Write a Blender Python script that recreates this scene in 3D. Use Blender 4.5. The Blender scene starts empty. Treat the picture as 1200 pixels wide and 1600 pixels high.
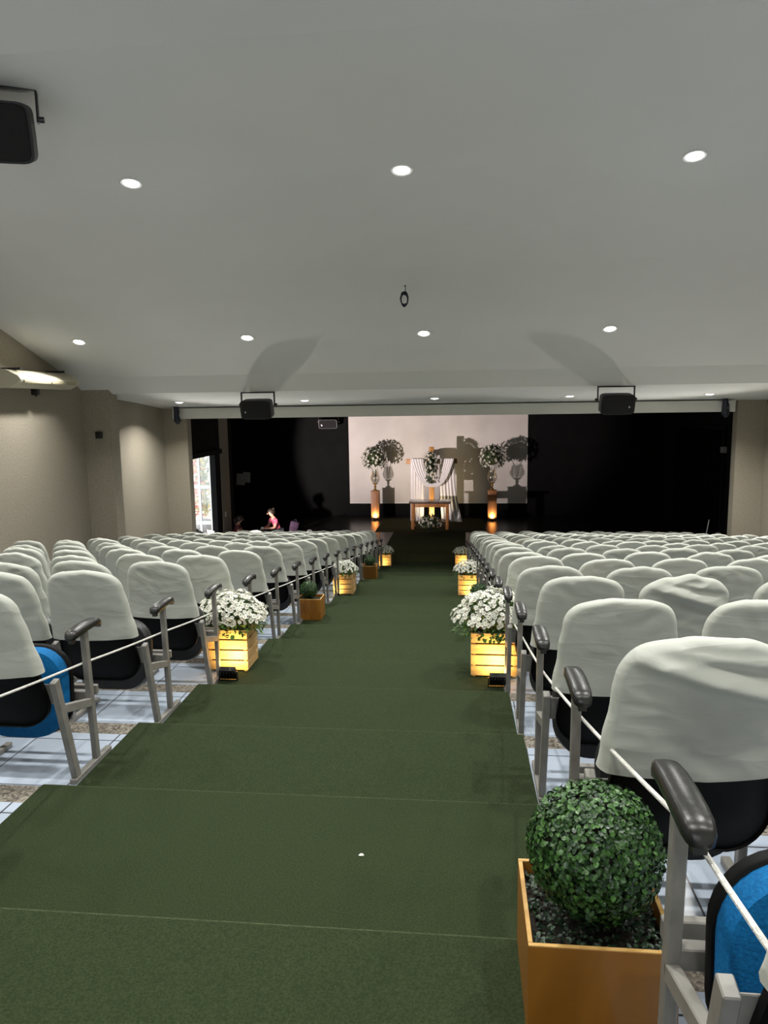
import bpy, bmesh, math, random
from mathutils import Vector, Matrix, Euler, noise

random.seed(7)
SC = bpy.context.scene
COL = SC.collection

# ------------------------------------------------------------------ camera, light, exposure
ZC = 4.1251                       # camera height above the flat floor in front of the stage
PITCH, YAW, ROLL, FPX = 0.144, -0.1074, -0.015, 1168.07


def camera():
    p, y, r = PITCH, YAW, ROLL
    f = Vector((math.sin(y) * math.cos(p), math.cos(y) * math.cos(p), -math.sin(p)))
    rt = Vector((math.cos(y), -math.sin(y), 0))
    up = rt.cross(f)
    c, s = math.cos(r), math.sin(r)
    rx = c * rt + s * up
    ux = -s * rt + c * up
    m = Matrix(((rx.x, ux.x, -f.x, 0), (rx.y, ux.y, -f.y, 0), (rx.z, ux.z, -f.z, ZC), (0, 0, 0, 1)))
    cd = bpy.data.cameras.new('camera')
    cd.sensor_fit = 'VERTICAL'
    cd.sensor_height = 36
    cd.sensor_width = 27
    cd.lens = 36 * FPX / 1600
    cd.clip_start = 0.02
    cd.clip_end = 200
    o = bpy.data.objects.new('camera', cd)
    o.matrix_world = m
    COL.objects.link(o)
    SC.camera = o
    return rx, ux, f


RX, UX, FW = camera()


def ray(u, v):
    return RX * ((u - 600) / FPX) + UX * (-(v - 800) / FPX) + FW


def at_y(u, v, Y):
    d = ray(u, v)
    q = d * (Y / d.y)
    return Vector((q.x, q.y, q.z + ZC))


SC.view_settings.view_transform = 'Standard'
SC.view_settings.look = 'None'
SC.view_settings.gamma = 1
SC.view_settings.use_curve_mapping = False
SC.view_settings.exposure = 0.0

world = bpy.data.worlds.new('daylight')
SC.world = world
world.use_nodes = True
bgn = world.node_tree.nodes['Background']
bgn.inputs[0].default_value = (0.93, 0.97, 1.0, 1)
bgn.inputs[1].default_value = 3.8

DOWN_W = 55.0        # ceiling downlights
FLOOD_W = 2.6        # crate floods
PED_W = 4.0
STAGE_W = 3900.0
WASH_W = 400.0


def lamp(name, kind, loc, aim, energy, color, parent=None, size=0.1, spot=None, blend=0.4, spread=None):
    ld = bpy.data.lights.new(name, kind)
    ld.energy = energy
    ld.color = color
    if kind == 'AREA':
        ld.shape = 'DISK'
        ld.size = size
        if spread:
            ld.spread = spread
    else:
        ld.shadow_soft_size = size
    if kind == 'SPOT':
        ld.spot_size = spot
        ld.spot_blend = blend
    o = bpy.data.objects.new(name, ld)
    COL.objects.link(o)
    d = (Vector(aim) - Vector(loc)).normalized()
    o.rotation_euler = d.to_track_quat('-Z', 'Y').to_euler()
    o.location = loc
    if parent:
        o.parent = parent
        o.matrix_parent_inverse = parent.matrix_world.inverted() if False else Matrix.Translation(-parent.location)
    return o


# the flood on a low stand by the left wall that lights the screen
STAGE_SPOT_LOC = Vector((-6.2, 16.75, ZC - 2.92))
STAGE_AIM = Vector((-1.75, 24.9, ZC - 1.5))
lamp('stage_light', 'SPOT', STAGE_SPOT_LOC, STAGE_AIM, STAGE_W, (1.0, 0.85, 0.80), size=0.07, spot=math.radians(52), blend=0.25)


# ------------------------------------------------------------------ materials
def mat(name, color, rough=0.6, color2=None, scale=8.0, detail=4.0, bump=0.0, bscale=None, metal=0.0, stretch=None,
        emis=None, estr=0.0, spec=0.5, island=False, coat=0.0, lo=0.35, hi=0.65, sheen=0.0):
    m = bpy.data.materials.new(name)
    m.use_nodes = True
    nt = m.node_tree
    b = nt.nodes['Principled BSDF']
    b.inputs['Base Color'].default_value = (*color, 1)
    b.inputs['Roughness'].default_value = rough
    b.inputs['Metallic'].default_value = metal
    b.inputs['Specular IOR Level'].default_value = spec
    b.inputs['Coat Weight'].default_value = coat
    b.inputs['Sheen Weight'].default_value = sheen
    if emis:
        b.inputs['Emission Color'].default_value = (*emis, 1)
        b.inputs['Emission Strength'].default_value = estr
    if color2 or bump:
        tc = nt.nodes.new('ShaderNodeTexCoord')
        mp = nt.nodes.new('ShaderNodeMapping')
        if stretch:
            mp.inputs['Scale'].default_value = stretch
        nt.links.new(tc.outputs['Object'], mp.inputs['Vector'])
    if color2:
        rp = nt.nodes.new('ShaderNodeValToRGB')
        rp.color_ramp.elements[0].color = (*color, 1)
        rp.color_ramp.elements[1].color = (*color2, 1)
        rp.color_ramp.elements[0].position = lo
        rp.color_ramp.elements[1].position = hi
        if island:
            g = nt.nodes.new('ShaderNodeNewGeometry')
            nt.links.new(g.outputs['Random Per Island'], rp.inputs['Fac'])
        else:
            n = nt.nodes.new('ShaderNodeTexNoise')
            n.inputs['Scale'].default_value = scale
            n.inputs['Detail'].default_value = detail
            nt.links.new(mp.outputs['Vector'], n.inputs['Vector'])
            nt.links.new(n.outputs['Fac'], rp.inputs['Fac'])
        nt.links.new(rp.outputs['Color'], b.inputs['Base Color'])
    if bump:
        n2 = nt.nodes.new('ShaderNodeTexNoise')
        n2.inputs['Scale'].default_value = bscale or scale
        n2.inputs['Detail'].default_value = 5
        nt.links.new(mp.outputs['Vector'], n2.inputs['Vector'])
        bp = nt.nodes.new('ShaderNodeBump')
        bp.inputs['Strength'].default_value = bump
        bp.inputs['Distance'].default_value = 0.02
        nt.links.new(n2.outputs['Fac'], bp.inputs['Height'])
        nt.links.new(bp.outputs['Normal'], b.inputs['Normal'])
    return m


M = {}
M['ceiling'] = mat('ceiling_paint', (0.72, 0.72, 0.69), 0.85, (0.69, 0.69, 0.66), 0.7, 3, bump=0.02, bscale=4)
M['beam'] = mat('beam_paint', (0.66, 0.66, 0.62), 0.8)
M['wall'] = mat('wall_stucco', (0.27, 0.238, 0.185), 0.9, (0.335, 0.298, 0.235), 40, 4, bump=0.35, bscale=70)
M['black'] = mat('black_wall', (0.0035, 0.0035, 0.004), 0.8, (0.005, 0.005, 0.0055), 3, spec=0.12)
M['black_deep'] = mat('black_curtain', (0.002, 0.002, 0.002), 0.95, spec=0.05)
M['stagefloor'] = mat('stage_floor', (0.020, 0.018, 0.017), 0.24, (0.030, 0.027, 0.025), 3, 5, bump=0.03, bscale=6, spec=0.5)
M['carpet'] = mat('green_carpet', (0.022, 0.033, 0.014), 0.98, (0.039, 0.053, 0.025), 160, 6, bump=0.6, bscale=260, spec=0.08)
M['carpet_edge_light'] = mat('painted_carpet_edge_light', (0.036, 0.048, 0.023), 0.98, (0.056, 0.070, 0.036), 60, 4, spec=0.08)  # lighter green paints in the light line that each step edge catches
M['carpet_dark'] = mat('dark_green_carpet', (0.034, 0.036, 0.015), 0.98, (0.052, 0.052, 0.026), 90, 6, bump=0.4, bscale=160, spec=0.08)
M['cover'] = None
M['blackplastic'] = mat('black_plastic', (0.012, 0.012, 0.013), 0.35)
M['shell'] = mat('black_shell', (0.004, 0.004, 0.0045), 0.6, spec=0.15)
M['leather'] = mat('black_leather', (0.016, 0.017, 0.019), 0.42, bump=0.15, bscale=60)
M['blue'] = mat('blue_mesh_cloth', (0.002, 0.105, 0.30), 0.75, (0.004, 0.15, 0.39), 130, 2, bump=0.2, bscale=160, spec=0.2)
M['frame'] = mat('grey_painted_steel', (0.19, 0.183, 0.165), 0.42, (0.235, 0.225, 0.205), 14, 3, bump=0.03, bscale=50, spec=0.5)
M['bolt'] = mat('steel_bolt', (0.25, 0.23, 0.2), 0.35, metal=0.9)
M['armrest'] = mat('armrest_plastic', (0.009, 0.009, 0.0085), 0.33, bump=0.05, bscale=60)
M['rope'] = mat('white_rope', (0.72, 0.71, 0.66), 0.9, bump=0.5, bscale=150)
M['crate'] = mat('pine_slats', (0.52, 0.31, 0.115), 0.6, (0.66, 0.43, 0.19), 5, 5, stretch=(1, 1, 7), bump=0.08, bscale=12)
M['plywood'] = mat('varnished_plywood', (0.21, 0.078, 0.006), 0.42, (0.29, 0.125, 0.014), 3, 6, stretch=(1, 1, 0.35), bump=0.04, bscale=12, coat=0.1)
M['plyedge'] = mat('plywood_edge', (0.60, 0.37, 0.12), 0.5, (0.50, 0.28, 0.08), 30)
M['soil'] = mat('dark_soil', (0.012, 0.010, 0.007), 0.95, (0.03, 0.022, 0.015), 60)
M['box_leaf'] = mat('boxwood_leaf', (0.010, 0.035, 0.010), 0.35, (0.060, 0.155, 0.030), island=True, lo=0.15, hi=1.0)
M['moss_leaf'] = mat('moss_leaf', (0.006, 0.016, 0.010), 0.4, (0.030, 0.065, 0.028), island=True, lo=0.1, hi=1.0)
M['leaf'] = mat('mum_leaf', (0.025, 0.075, 0.010), 0.5, (0.12, 0.24, 0.03), island=True, lo=0.1, hi=0.95)
M['dark_leaf'] = mat('dark_leaf', (0.012, 0.024, 0.009), 0.5, (0.05, 0.075, 0.025), island=True, lo=0.1, hi=0.95)
M['petal'] = mat('white_petal', (0.78, 0.78, 0.70), 0.7, (0.86, 0.86, 0.80), 30)
M['heart'] = mat('flower_heart', (0.28, 0.26, 0.05), 0.8)
M['rose'] = mat('white_rose', (0.62, 0.60, 0.52), 0.75, (0.80, 0.79, 0.72), 25)
M['glass'] = None
M['gold'] = mat('gold_metal', (0.55, 0.36, 0.12), 0.3, metal=0.9)
M['pedwood'] = mat('pedestal_wood', (0.22, 0.085, 0.028), 0.5, (0.31, 0.135, 0.05), 4, 5, stretch=(6, 6, 0.6))
M['cross'] = mat('cross_wood', (0.36, 0.16, 0.04), 0.5, (0.47, 0.23, 0.07), 5, 5, stretch=(4, 4, 0.7))
M['tablewood'] = mat('table_wood', (0.25, 0.10, 0.032), 0.4, (0.36, 0.165, 0.055), 5, 5, stretch=(1, 5, 5))
M['tabletop'] = mat('dark_table_top', (0.055, 0.034, 0.026), 0.18, (0.075, 0.048, 0.036), 6, 4, coat=0.4)
M['drape'] = mat('white_drape', (0.70, 0.67, 0.67), 0.9, spec=0.2)
M['screen'] = mat('screen_cloth', (0.56, 0.53, 0.50), 0.9, (0.63, 0.60, 0.575), 1.2, 2, spec=0.1)
M['white'] = mat('white_paint', (0.78, 0.78, 0.76), 0.5)
M['cream'] = mat('cream_plastic', (0.60, 0.56, 0.43), 0.45)
M['creamdark'] = mat('dark_cream_plastic', (0.38, 0.34, 0.23), 0.5)  # darker cream for the louvres
M['bulb'] = mat('lamp_lens', (1, 1, 1), 0.3, emis=(1.0, 0.99, 0.95), estr=9.0)
M['floodlens'] = mat('flood_lens', (1, 0.95, 0.8), 0.3, emis=(1.0, 0.80, 0.42), estr=6.0)
M['wire'] = mat('dark_blue_wire', (0.01, 0.013, 0.03), 0.5)
M['grille'] = mat('speaker_grille', (0.004, 0.004, 0.005), 0.6, (0.008, 0.008, 0.009), 240, 1, bump=0.6, bscale=260)
M['speakerbox'] = mat('speaker_cabinet', (0.005, 0.005, 0.006), 0.5)
M['badge'] = mat('silver_badge', (0.6, 0.6, 0.6), 0.3, metal=0.8)
M['skin'] = mat('skin', (0.55, 0.30, 0.21), 0.55)
M['hair'] = mat('dark_hair', (0.022, 0.014, 0.010), 0.5, bump=0.4, bscale=60)
M['pink'] = mat('pink_cotton', (0.55, 0.085, 0.16), 0.85, (0.62, 0.12, 0.19), 10, bump=0.2, bscale=14)
M['darkred'] = mat('dark_red_cotton', (0.11, 0.018, 0.022), 0.85, bump=0.2, bscale=14)
M['navy'] = mat('navy_cloth', (0.012, 0.013, 0.022), 0.9, bump=0.2, bscale=14)
M['bag'] = mat('purple_bag_cloth', (0.055, 0.028, 0.062), 0.8, bump=0.2, bscale=20)
M['yellow'] = mat('yellow_card', (0.60, 0.46, 0.12), 0.7)
M['paper'] = mat('white_paper', (0.5, 0.5, 0.49), 0.8)
M['paving'] = mat('pale_paving', (0.50, 0.46, 0.42), 0.8, (0.58, 0.54, 0.50), 3)
M['stone'] = mat('grey_stone', (0.22, 0.22, 0.23), 0.8, (0.32, 0.31, 0.31), 6)
M['redleaf'] = mat('red_bromeliad_leaf', (0.55, 0.06, 0.04), 0.5, (0.62, 0.34, 0.10), island=True, lo=0.2, hi=0.9)
M['yelleaf'] = mat('yellow_green_leaf', (0.10, 0.17, 0.04), 0.5, (0.60, 0.46, 0.10), island=True, lo=0.2, hi=0.9)


def glass_mat(name, tint, alpha):
    m = bpy.data.materials.new(name)
    m.use_nodes = True
    nt = m.node_tree
    nt.nodes.clear()
    out = nt.nodes.new('ShaderNodeOutputMaterial')
    mx = nt.nodes.new('ShaderNodeMixShader')
    tr = nt.nodes.new('ShaderNodeBsdfTransparent')
    gl = nt.nodes.new('ShaderNodeBsdfGlossy')
    gl.inputs['Roughness'].default_value = 0.05
    gl.inputs['Color'].default_value = (*tint, 1)
    tr.inputs['Color'].default_value = (0.95, 0.95, 0.94, 1)
    mx.inputs[0].default_value = alpha
    nt.links.new(tr.outputs[0], mx.inputs[1])
    nt.links.new(gl.outputs[0], mx.inputs[2])
    nt.links.new(mx.outputs[0], out.inputs[0])
    return m


M['glass'] = glass_mat('clear_glass', (0.9, 0.9, 0.85), 0.16)
M['pane'] = glass_mat('window_glass', (0.95, 0.97, 1.0), 0.08)


def cover_mat():
    m = mat('white_cover_cloth', (0.50, 0.515, 0.465), 0.88, (0.55, 0.565, 0.51), 3, 3, spec=0.15)
    nt = m.node_tree
    b = nt.nodes['Principled BSDF']
    tc = nt.nodes.new('ShaderNodeTexCoord')
    oi = nt.nodes.new('ShaderNodeObjectInfo')
    ad = nt.nodes.new('ShaderNodeVectorMath')
    ad.operation = 'MULTIPLY_ADD'
    ad.inputs[1].default_value = (1, 1, 1)
    cb = nt.nodes.new('ShaderNodeCombineXYZ')
    mu = nt.nodes.new('ShaderNodeMath')
    mu.operation = 'MULTIPLY'
    mu.inputs[1].default_value = 37.0
    nt.links.new(oi.outputs['Random'], mu.inputs[0])
    for k_ in range(3):
        nt.links.new(mu.outputs[0], cb.inputs[k_])
    nt.links.new(tc.outputs['Object'], ad.inputs[0])
    nt.links.new(cb.outputs[0], ad.inputs[2])
    last = None
    for sc_, rot, st, dist in (((2.2, 2.2, 6.5), 0.35, 0.22, 0.012), ((5.0, 5.0, 15.0), -0.35, 0.14, 0.006)):
        mp = nt.nodes.new('ShaderNodeMapping')
        mp.inputs['Rotation'].default_value = (0, rot, 0)
        mp.inputs['Scale'].default_value = sc_
        n = nt.nodes.new('ShaderNodeTexNoise')
        n.inputs['Scale'].default_value = 1.0
        n.inputs['Detail'].default_value = 2.5
        n.inputs['Distortion'].default_value = 0.8
        s1 = nt.nodes.new('ShaderNodeMath')
        s1.operation = 'SUBTRACT'
        s1.inputs[1].default_value = 0.5
        s2 = nt.nodes.new('ShaderNodeMath')
        s2.operation = 'ABSOLUTE'
        s3 = nt.nodes.new('ShaderNodeMath')
        s3.operation = 'POWER'
        s3.inputs[1].default_value = 0.6
        bp = nt.nodes.new('ShaderNodeBump')
        bp.inputs['Strength'].default_value = st
        bp.inputs['Distance'].default_value = dist * 2
        bp.invert = True
        nt.links.new(ad.outputs[0], mp.inputs['Vector'])
        nt.links.new(mp.outputs[0], n.inputs['Vector'])
        nt.links.new(n.outputs['Fac'], s1.inputs[0])
        nt.links.new(s1.outputs[0], s2.inputs[0])
        nt.links.new(s2.outputs[0], s3.inputs[0])
        nt.links.new(s3.outputs[0], bp.inputs['Height'])
        if last:
            nt.links.new(last.outputs['Normal'], bp.inputs['Normal'])
        last = bp
    nt.links.new(last.outputs['Normal'], b.inputs['Normal'])
    return m


M['cover'] = cover_mat()


def tile_mat():
    m = mat('pale_floor_tile', (0.50, 0.56, 0.66), 0.28, spec=0.5)
    nt = m.node_tree
    b = nt.nodes['Principled BSDF']
    g = nt.nodes.new('ShaderNodeTexCoord')
    mp = nt.nodes.new('ShaderNodeMapping')
    mp.inputs['Location'].default_value = (0.12, 0.28, 0)
    br = nt.nodes.new('ShaderNodeTexBrick')
    br.offset = 0
    br.inputs['Scale'].default_value = 1
    br.inputs['Brick Width'].default_value = 0.45
    br.inputs['Row Height'].default_value = 0.5
    br.inputs['Mortar Size'].default_value = 0.004
    br.inputs['Mortar Smooth'].default_value = 0.1
    br.inputs['Color1'].default_value = (0.36, 0.42, 0.51, 1)
    br.inputs['Color2'].default_value = (0.41, 0.47, 0.56, 1)
    br.inputs['Mortar'].default_value = (0.05, 0.05, 0.055, 1)
    nt.links.new(g.outputs['Object'], mp.inputs['Vector'])
    nt.links.new(mp.outputs['Vector'], br.inputs['Vector'])
    nt.links.new(br.outputs['Color'], b.inputs['Base Color'])
    return m


def pebble_mat():
    m = mat('washed_pebble', (0.3, 0.27, 0.22), 0.8)
    nt = m.node_tree
    b = nt.nodes['Principled BSDF']
    g = nt.nodes.new('ShaderNodeTexCoord')
    v = nt.nodes.new('ShaderNodeTexVoronoi')
    v.inputs['Scale'].default_value = 95
    rp = nt.nodes.new('ShaderNodeValToRGB')
    rp.color_ramp.elements[0].color = (0.05, 0.04, 0.032, 1)
    rp.color_ramp.elements[1].color = (0.30, 0.27, 0.22, 1)
    nt.links.new(g.outputs['Object'], v.inputs['Vector'])
    sx = nt.nodes.new('ShaderNodeSeparateColor')
    nt.links.new(v.outputs['Color'], sx.inputs[0])
    nt.links.new(sx.outputs[0], rp.inputs['Fac'])
    nt.links.new(rp.outputs['Color'], b.inputs['Base Color'])
    bp = nt.nodes.new('ShaderNodeBump')
    bp.inputs['Strength'].default_value = 0.6
    bp.inputs['Distance'].default_value = 0.01
    bp.invert = True
    nt.links.new(v.outputs['Distance'], bp.inputs['Height'])
    nt.links.new(bp.outputs['Normal'], b.inputs['Normal'])
    return m


M['tile'] = tile_mat()
M['pebble'] = pebble_mat()


# ------------------------------------------------------------------ mesh helpers
class MB:
    def __init__(self):
        self.v = []
        self.f = []
        self.mi = []

    def add(self, vs, fs, mi=0):
        n = len(self.v)
        self.v += [tuple(p) for p in vs]
        self.f += [tuple(i + n for i in f) for f in fs]
        self.mi += [mi] * len(fs)
        return self

    def box(self, lo, hi, mi=0, rot=None, about=None):
        x0, y0, z0 = lo
        x1, y1, z1 = hi
        vs = [Vector(p) for p in ((x0, y0, z0), (x1, y0, z0), (x1, y1, z0), (x0, y1, z0), (x0, y0, z1), (x1, y0, z1), (x1, y1, z1), (x0, y1, z1))]
        if rot is not None:
            c = Vector(about) if about is not None else (Vector(lo) + Vector(hi)) / 2
            vs = [rot @ (p - c) + c for p in vs]
        return self.add(vs, [(0, 3, 2, 1), (4, 5, 6, 7), (0, 1, 5, 4), (1, 2, 6, 5), (2, 3, 7, 6), (3, 0, 4, 7)], mi)

    def bar(self, p, q, w, h, side=(1, 0, 0), mi=0):
        """rectangular bar from p to q; w along side, h across"""
        p, q = Vector(p), Vector(q)
        d = (q - p).normalized()
        s = Vector(side)
        s = (s - d * s.dot(d)).normalized()
        t = d.cross(s)
        vs = []
        for c in (p, q):
            for a, b in ((-1, -1), (1, -1), (1, 1), (-1, 1)):
                vs.append(c + s * (a * w / 2) + t * (b * h / 2))
        return self.add(vs, [(0, 3, 2, 1), (4, 5, 6, 7), (0, 1, 5, 4), (1, 2, 6, 5), (2, 3, 7, 6), (3, 0, 4, 7)], mi)

    def tube(self, pts, r, seg=8, mi=0, caps=True):
        pts = [Vector(p) for p in pts]
        n = len(pts)
        rs = r if isinstance(r, (list, tuple)) else [r] * n
        vs = []
        up = Vector((0, 0, 1))
        for i, p in enumerate(pts):
            d = (pts[min(i + 1, n - 1)] - pts[max(i - 1, 0)]).normalized()
            a = up if abs(d.dot(up)) < 0.95 else Vector((1, 0, 0))
            s = d.cross(a).normalized()
            t = s.cross(d)
            for k in range(seg):
                an = 2 * math.pi * k / seg
                vs.append(p + (s * math.cos(an) + t * math.sin(an)) * rs[i])
        fs = []
        for i in range(n - 1):
            for k in range(seg):
                k2 = (k + 1) % seg
                fs.append((i * seg + k, i * seg + k2, (i + 1) * seg + k2, (i + 1) * seg + k))
        if caps:
            fs.append(tuple(range(seg)))
            fs.append(tuple((n - 1) * seg + k for k in reversed(range(seg))))
        return self.add(vs, fs, mi)

    def lathe(self, prof, c=(0, 0, 0), seg=20, mi=0):
        """prof: list of (r, z)"""
        c = Vector(c)
        vs, fs = [], []
        n = len(prof)
        for r, z in prof:
            for k in range(seg):
                a = 2 * math.pi * k / seg
                vs.append(c + Vector((r * math.cos(a), r * math.sin(a), z)))
        for i in range(n - 1):
            for k in range(seg):
                k2 = (k + 1) % seg
                fs.append((i * seg + k, i * seg + k2, (i + 1) * seg + k2, (i + 1) * seg + k))
        if prof[0][0] > 1e-4:
            fs.append(tuple(reversed(range(seg))))
        if prof[-1][0] > 1e-4:
            fs.append(tuple((n - 1) * seg + k for k in range(seg)))
        return self.add(vs, fs, mi)

    def ball(self, c, r, seg=16, rings=10, mi=0, sq=(1, 1, 1)):
        vs, fs = [], []
        for i in range(rings + 1):
            t = math.pi * i / rings
            for k in range(seg):
                a = 2 * math.pi * k / seg
                vs.append((c[0] + r * sq[0] * math.sin(t) * math.cos(a), c[1] + r * sq[1] * math.sin(t) * math.sin(a), c[2] + r * sq[2] * math.cos(t)))
        for i in range(rings):
            for k in range(seg):
                k2 = (k + 1) % seg
                fs.append((i * seg + k, (i + 1) * seg + k, (i + 1) * seg + k2, i * seg + k2))
        return self.add(vs, fs, mi)

    def leaf(self, base, d, n, L, W, mi=0, curl=0.25):
        """one leaf: pointed blade of four faces, folded along the midrib"""
        d = Vector(d).normalized()
        n = Vector(n)
        s = d.cross(n)
        if s.length < 1e-4:
            s = d.cross(Vector((0.3, 0.9, 0.2)))
        s.normalize()
        n = s.cross(d)
        b = Vector(base)
        p = [b, b + d * L * 0.35 + s * W * 0.5 + n * L * 0.06, b + d * L * 0.75 + s * W * 0.42 - n * L * curl * 0.3, b + d * L - n * L * curl,
             b + d * L * 0.75 - s * W * 0.42 - n * L * curl * 0.3, b + d * L * 0.35 - s * W * 0.5 + n * L * 0.06, b + d * L * 0.5 - n * L * 0.03]
        return self.add(p, [(0, 1, 6), (1, 2, 6), (2, 3, 6), (3, 4, 6), (4, 5, 6), (5, 0, 6)], mi)

    def mesh(self, name, mats, bevel=0.0, smooth=False, segs=2, ang=35):
        me = bpy.data.meshes.new(name)
        me.from_pydata(self.v, [], self.f)
        for m in (mats if isinstance(mats, (list, tuple)) else [mats]):
            me.materials.append(m)
        me.polygons.foreach_set('material_index', self.mi)
        if bevel or True:
            bm = bmesh.new()
            bm.from_mesh(me)
            bmesh.ops.recalc_face_normals(bm, faces=bm.faces[:]) if bevel else None
            if bevel:
                es = [e for e in bm.edges if len(e.link_faces) == 2 and e.calc_face_angle(0) > math.radians(40)]
                bmesh.ops.bevel(bm, geom=es, offset=bevel, segments=segs, profile=0.5, affect='EDGES', clamp_overlap=True)
            if smooth or bevel:
                for f in bm.faces:
                    f.smooth = True
                for e in bm.edges:
                    if len(e.link_faces) == 2 and e.calc_face_angle(0) > math.radians(ang):
                        e.smooth = False
            bm.to_mesh(me)
            bm.free()
        return me

    def build(self, name, mats, parent=None, loc=None, **kw):
        return link(name, self.mesh(name, mats, **kw), parent, loc)


def link(name, data, parent=None, loc=None):
    o = bpy.data.objects.new(name, data)
    COL.objects.link(o)
    if loc is not None:
        o.location = loc
    if parent is not None:
        o.parent = parent
    return o


def tag(o, label=None, cat=None, group=None, kind=None):
    if label:
        o['label'] = label
    if cat:
        o['category'] = cat
    if group:
        o['group'] = group
    if kind:
        o['kind'] = kind
    return o


def thing(name, label, cat, loc=(0, 0, 0), rz=0.0, group=None):
    o = bpy.data.objects.new(name, None)
    o.empty_display_size = 0.1
    COL.objects.link(o)
    o.location = loc
    o.rotation_euler = (0, 0, rz)
    return tag(o, label, cat, group)


def struct(name, mb, mats, **kw):
    o = mb.build(name, mats, **kw)
    o['kind'] = 'structure'
    return o


# ------------------------------------------------------------------ layout numbers
Y0, H0, RISE = 1.9405, 1.5105, 0.1538


def Fz(k):
    return ZC - (H0 + min(k, 17) * RISE)


def Ys(k):
    return Y0 + k - 1


def LX(Y):
    return -1.893 - 0.0115 * (Y - 3.4)


def RXX(Y):
    return 0.375 - 0.018 * (Y - 2.5)


STAGE_Z = 0.36
WL, WR = -6.55, 6.05
YP = 15.9            # the plane of the ceiling beam and the wall returns

# ------------------------------------------------------------------ floor terraces
mb = MB()
for k in range(-4, 18):
    z = Fz(k)
    y0 = Ys(k) if k > -4 else -3.2
    y1 = Ys(k + 1) if k < 17 else 19.2
    xl, xr = (WL - 0.3, WR + 0.3) if y1 < 15 else (-7.0, 6.6)
    pe = 0.14 if k < 17 else 0.0
    mb.add([(xl, y0, z), (xr, y0, z), (xr, y1 - pe, z), (xl, y1 - pe, z)], [(0, 1, 2, 3)], 0)
    if pe:
        mb.add([(xl, y1 - pe, z), (xr, y1 - pe, z), (xr, y1, z), (xl, y1, z)], [(0, 1, 2, 3)], 1)
        mb.add([(xl, y1, z), (xr, y1, z), (xr, y1, Fz(k + 1)), (xl, y1, Fz(k + 1))], [(0, 1, 2, 3)], 1)
struct('floor', mb, [M['tile'], M['pebble']])

# green carpet runner down the steps of the aisle
mb = MB()
T = 0.008
pts = []
for k in range(-4, 18):
    z = Fz(k) + T
    y0 = Ys(k) + (0.012 if k > -4 else -0.1)
    y1 = Ys(k + 1) + 0.012 if k < 17 else 19.16
    pts += [(y0, z), (y1 - 0.012, z), (y1 - 0.004, z - 0.002), (y1, z - 0.008)] if k < 17 else [(y0, z), (y1, z)]
vs, fs = [], []
for (y, z) in pts:
    vs += [(LX(y) + 0.024, y, z), (RXX(y) - 0.024, y, z)]
for i in range(len(pts) - 1):
    fs.append((2 * i, 2 * i + 1, 2 * i + 3, 2 * i + 2))
lit_edge = [1 if abs(pts[i + 1][0] - pts[i][0]) < 0.016 and abs(pts[i + 1][1] - pts[i][1]) < 0.02 else 0 for i in range(len(pts) - 1)]  # step-edge faces that carry the painted light line
n = len(vs)
vs2 = [(x, y, z - T - 0.0) for x, y, z in vs]
fs2 = [(2 * i, 2 * i + 2, 2 * i + 2 + n, 2 * i + n) for i in range(len(pts) - 1)] + [(2 * i + 3, 2 * i + 1, 2 * i + 1 + n, 2 * i + 3 + n) for i in range(len(pts) - 1)]
mb.add(vs + vs2, fs + fs2)
mb.mi[:len(lit_edge)] = lit_edge
tag(mb.build('carpet_runner', [M['carpet'], M['carpet_edge_light']], smooth=True, ang=30), 'green felt carpet runner covering the steps of the middle aisle', 'carpet')

# ------------------------------------------------------------------ stage
mb = MB()
ZS1 = 0.18
mb.box((-6.6, 19.2, -0.1), (6.2, 19.62, ZS1))
mb.box((-6.6, 19.62, -0.1), (6.2, 20.85, STAGE_Z))
pq = [(-6.62, 20.85), (6.2, 20.85), (6.2, 25.1), (-8.08, 25.1)]
mb.add([(x, y, -0.1) for x, y in pq] + [(x, y, STAGE_Z) for x, y in pq], [(0, 3, 2, 1), (4, 5, 6, 7), (0, 1, 5, 4), (1, 2, 6, 5), (2, 3, 7, 6), (3, 0, 4, 7)])
struct('floor_stage', mb, M['stagefloor'])
mb = MB()
xa, xb = -2.06, 0.055
ps = [(19.19, 0.0), (19.19, ZS1 + 0.006), (19.61, ZS1 + 0.006), (19.61, STAGE_Z + 0.006), (21.72, STAGE_Z + 0.006)]
vs, fs = [], []
for y, z in ps:
    vs += [(xa, y, z), (xb, y, z)]
for i in range(len(ps) - 1):
    fs.append((2 * i, 2 * i + 1, 2 * i + 3, 2 * i + 2))
mb.add(vs, fs)
tag(mb.build('stage_step_carpet', M['carpet_dark']), 'dark green carpet strip running up the two stage steps', 'carpet')
mb = MB()
mb.box((-2.62, 21.72, STAGE_Z), (0.62, 24.2, STAGE_Z + 0.008))
tag(mb.build('stage_rug', M['carpet_dark']), 'wide dark green carpet on the stage under the table and cross', 'carpet')

# ------------------------------------------------------------------ ceiling
PROF = [(-3.2, 5.0), (-3.2, 4.3), (4.75, 2.98), (5.3, 2.446), (7.08, 2.08), (8.95, 1.575), (9.45, 1.415), (12.05, 0.50), (12.55, 0.235), (14.54, 0.092), (16.0, -0.045)]


def ceil_z(Y):
    for i in range(len(PROF) - 1):
        (a, za), (b, zb) = PROF[i], PROF[i + 1]
        if b > a and a <= Y <= b:
            return za + (zb - za) * (Y - a) / (b - a), math.atan2(zb - za, b - a)
    return PROF[-1][1], 0.0


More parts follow.
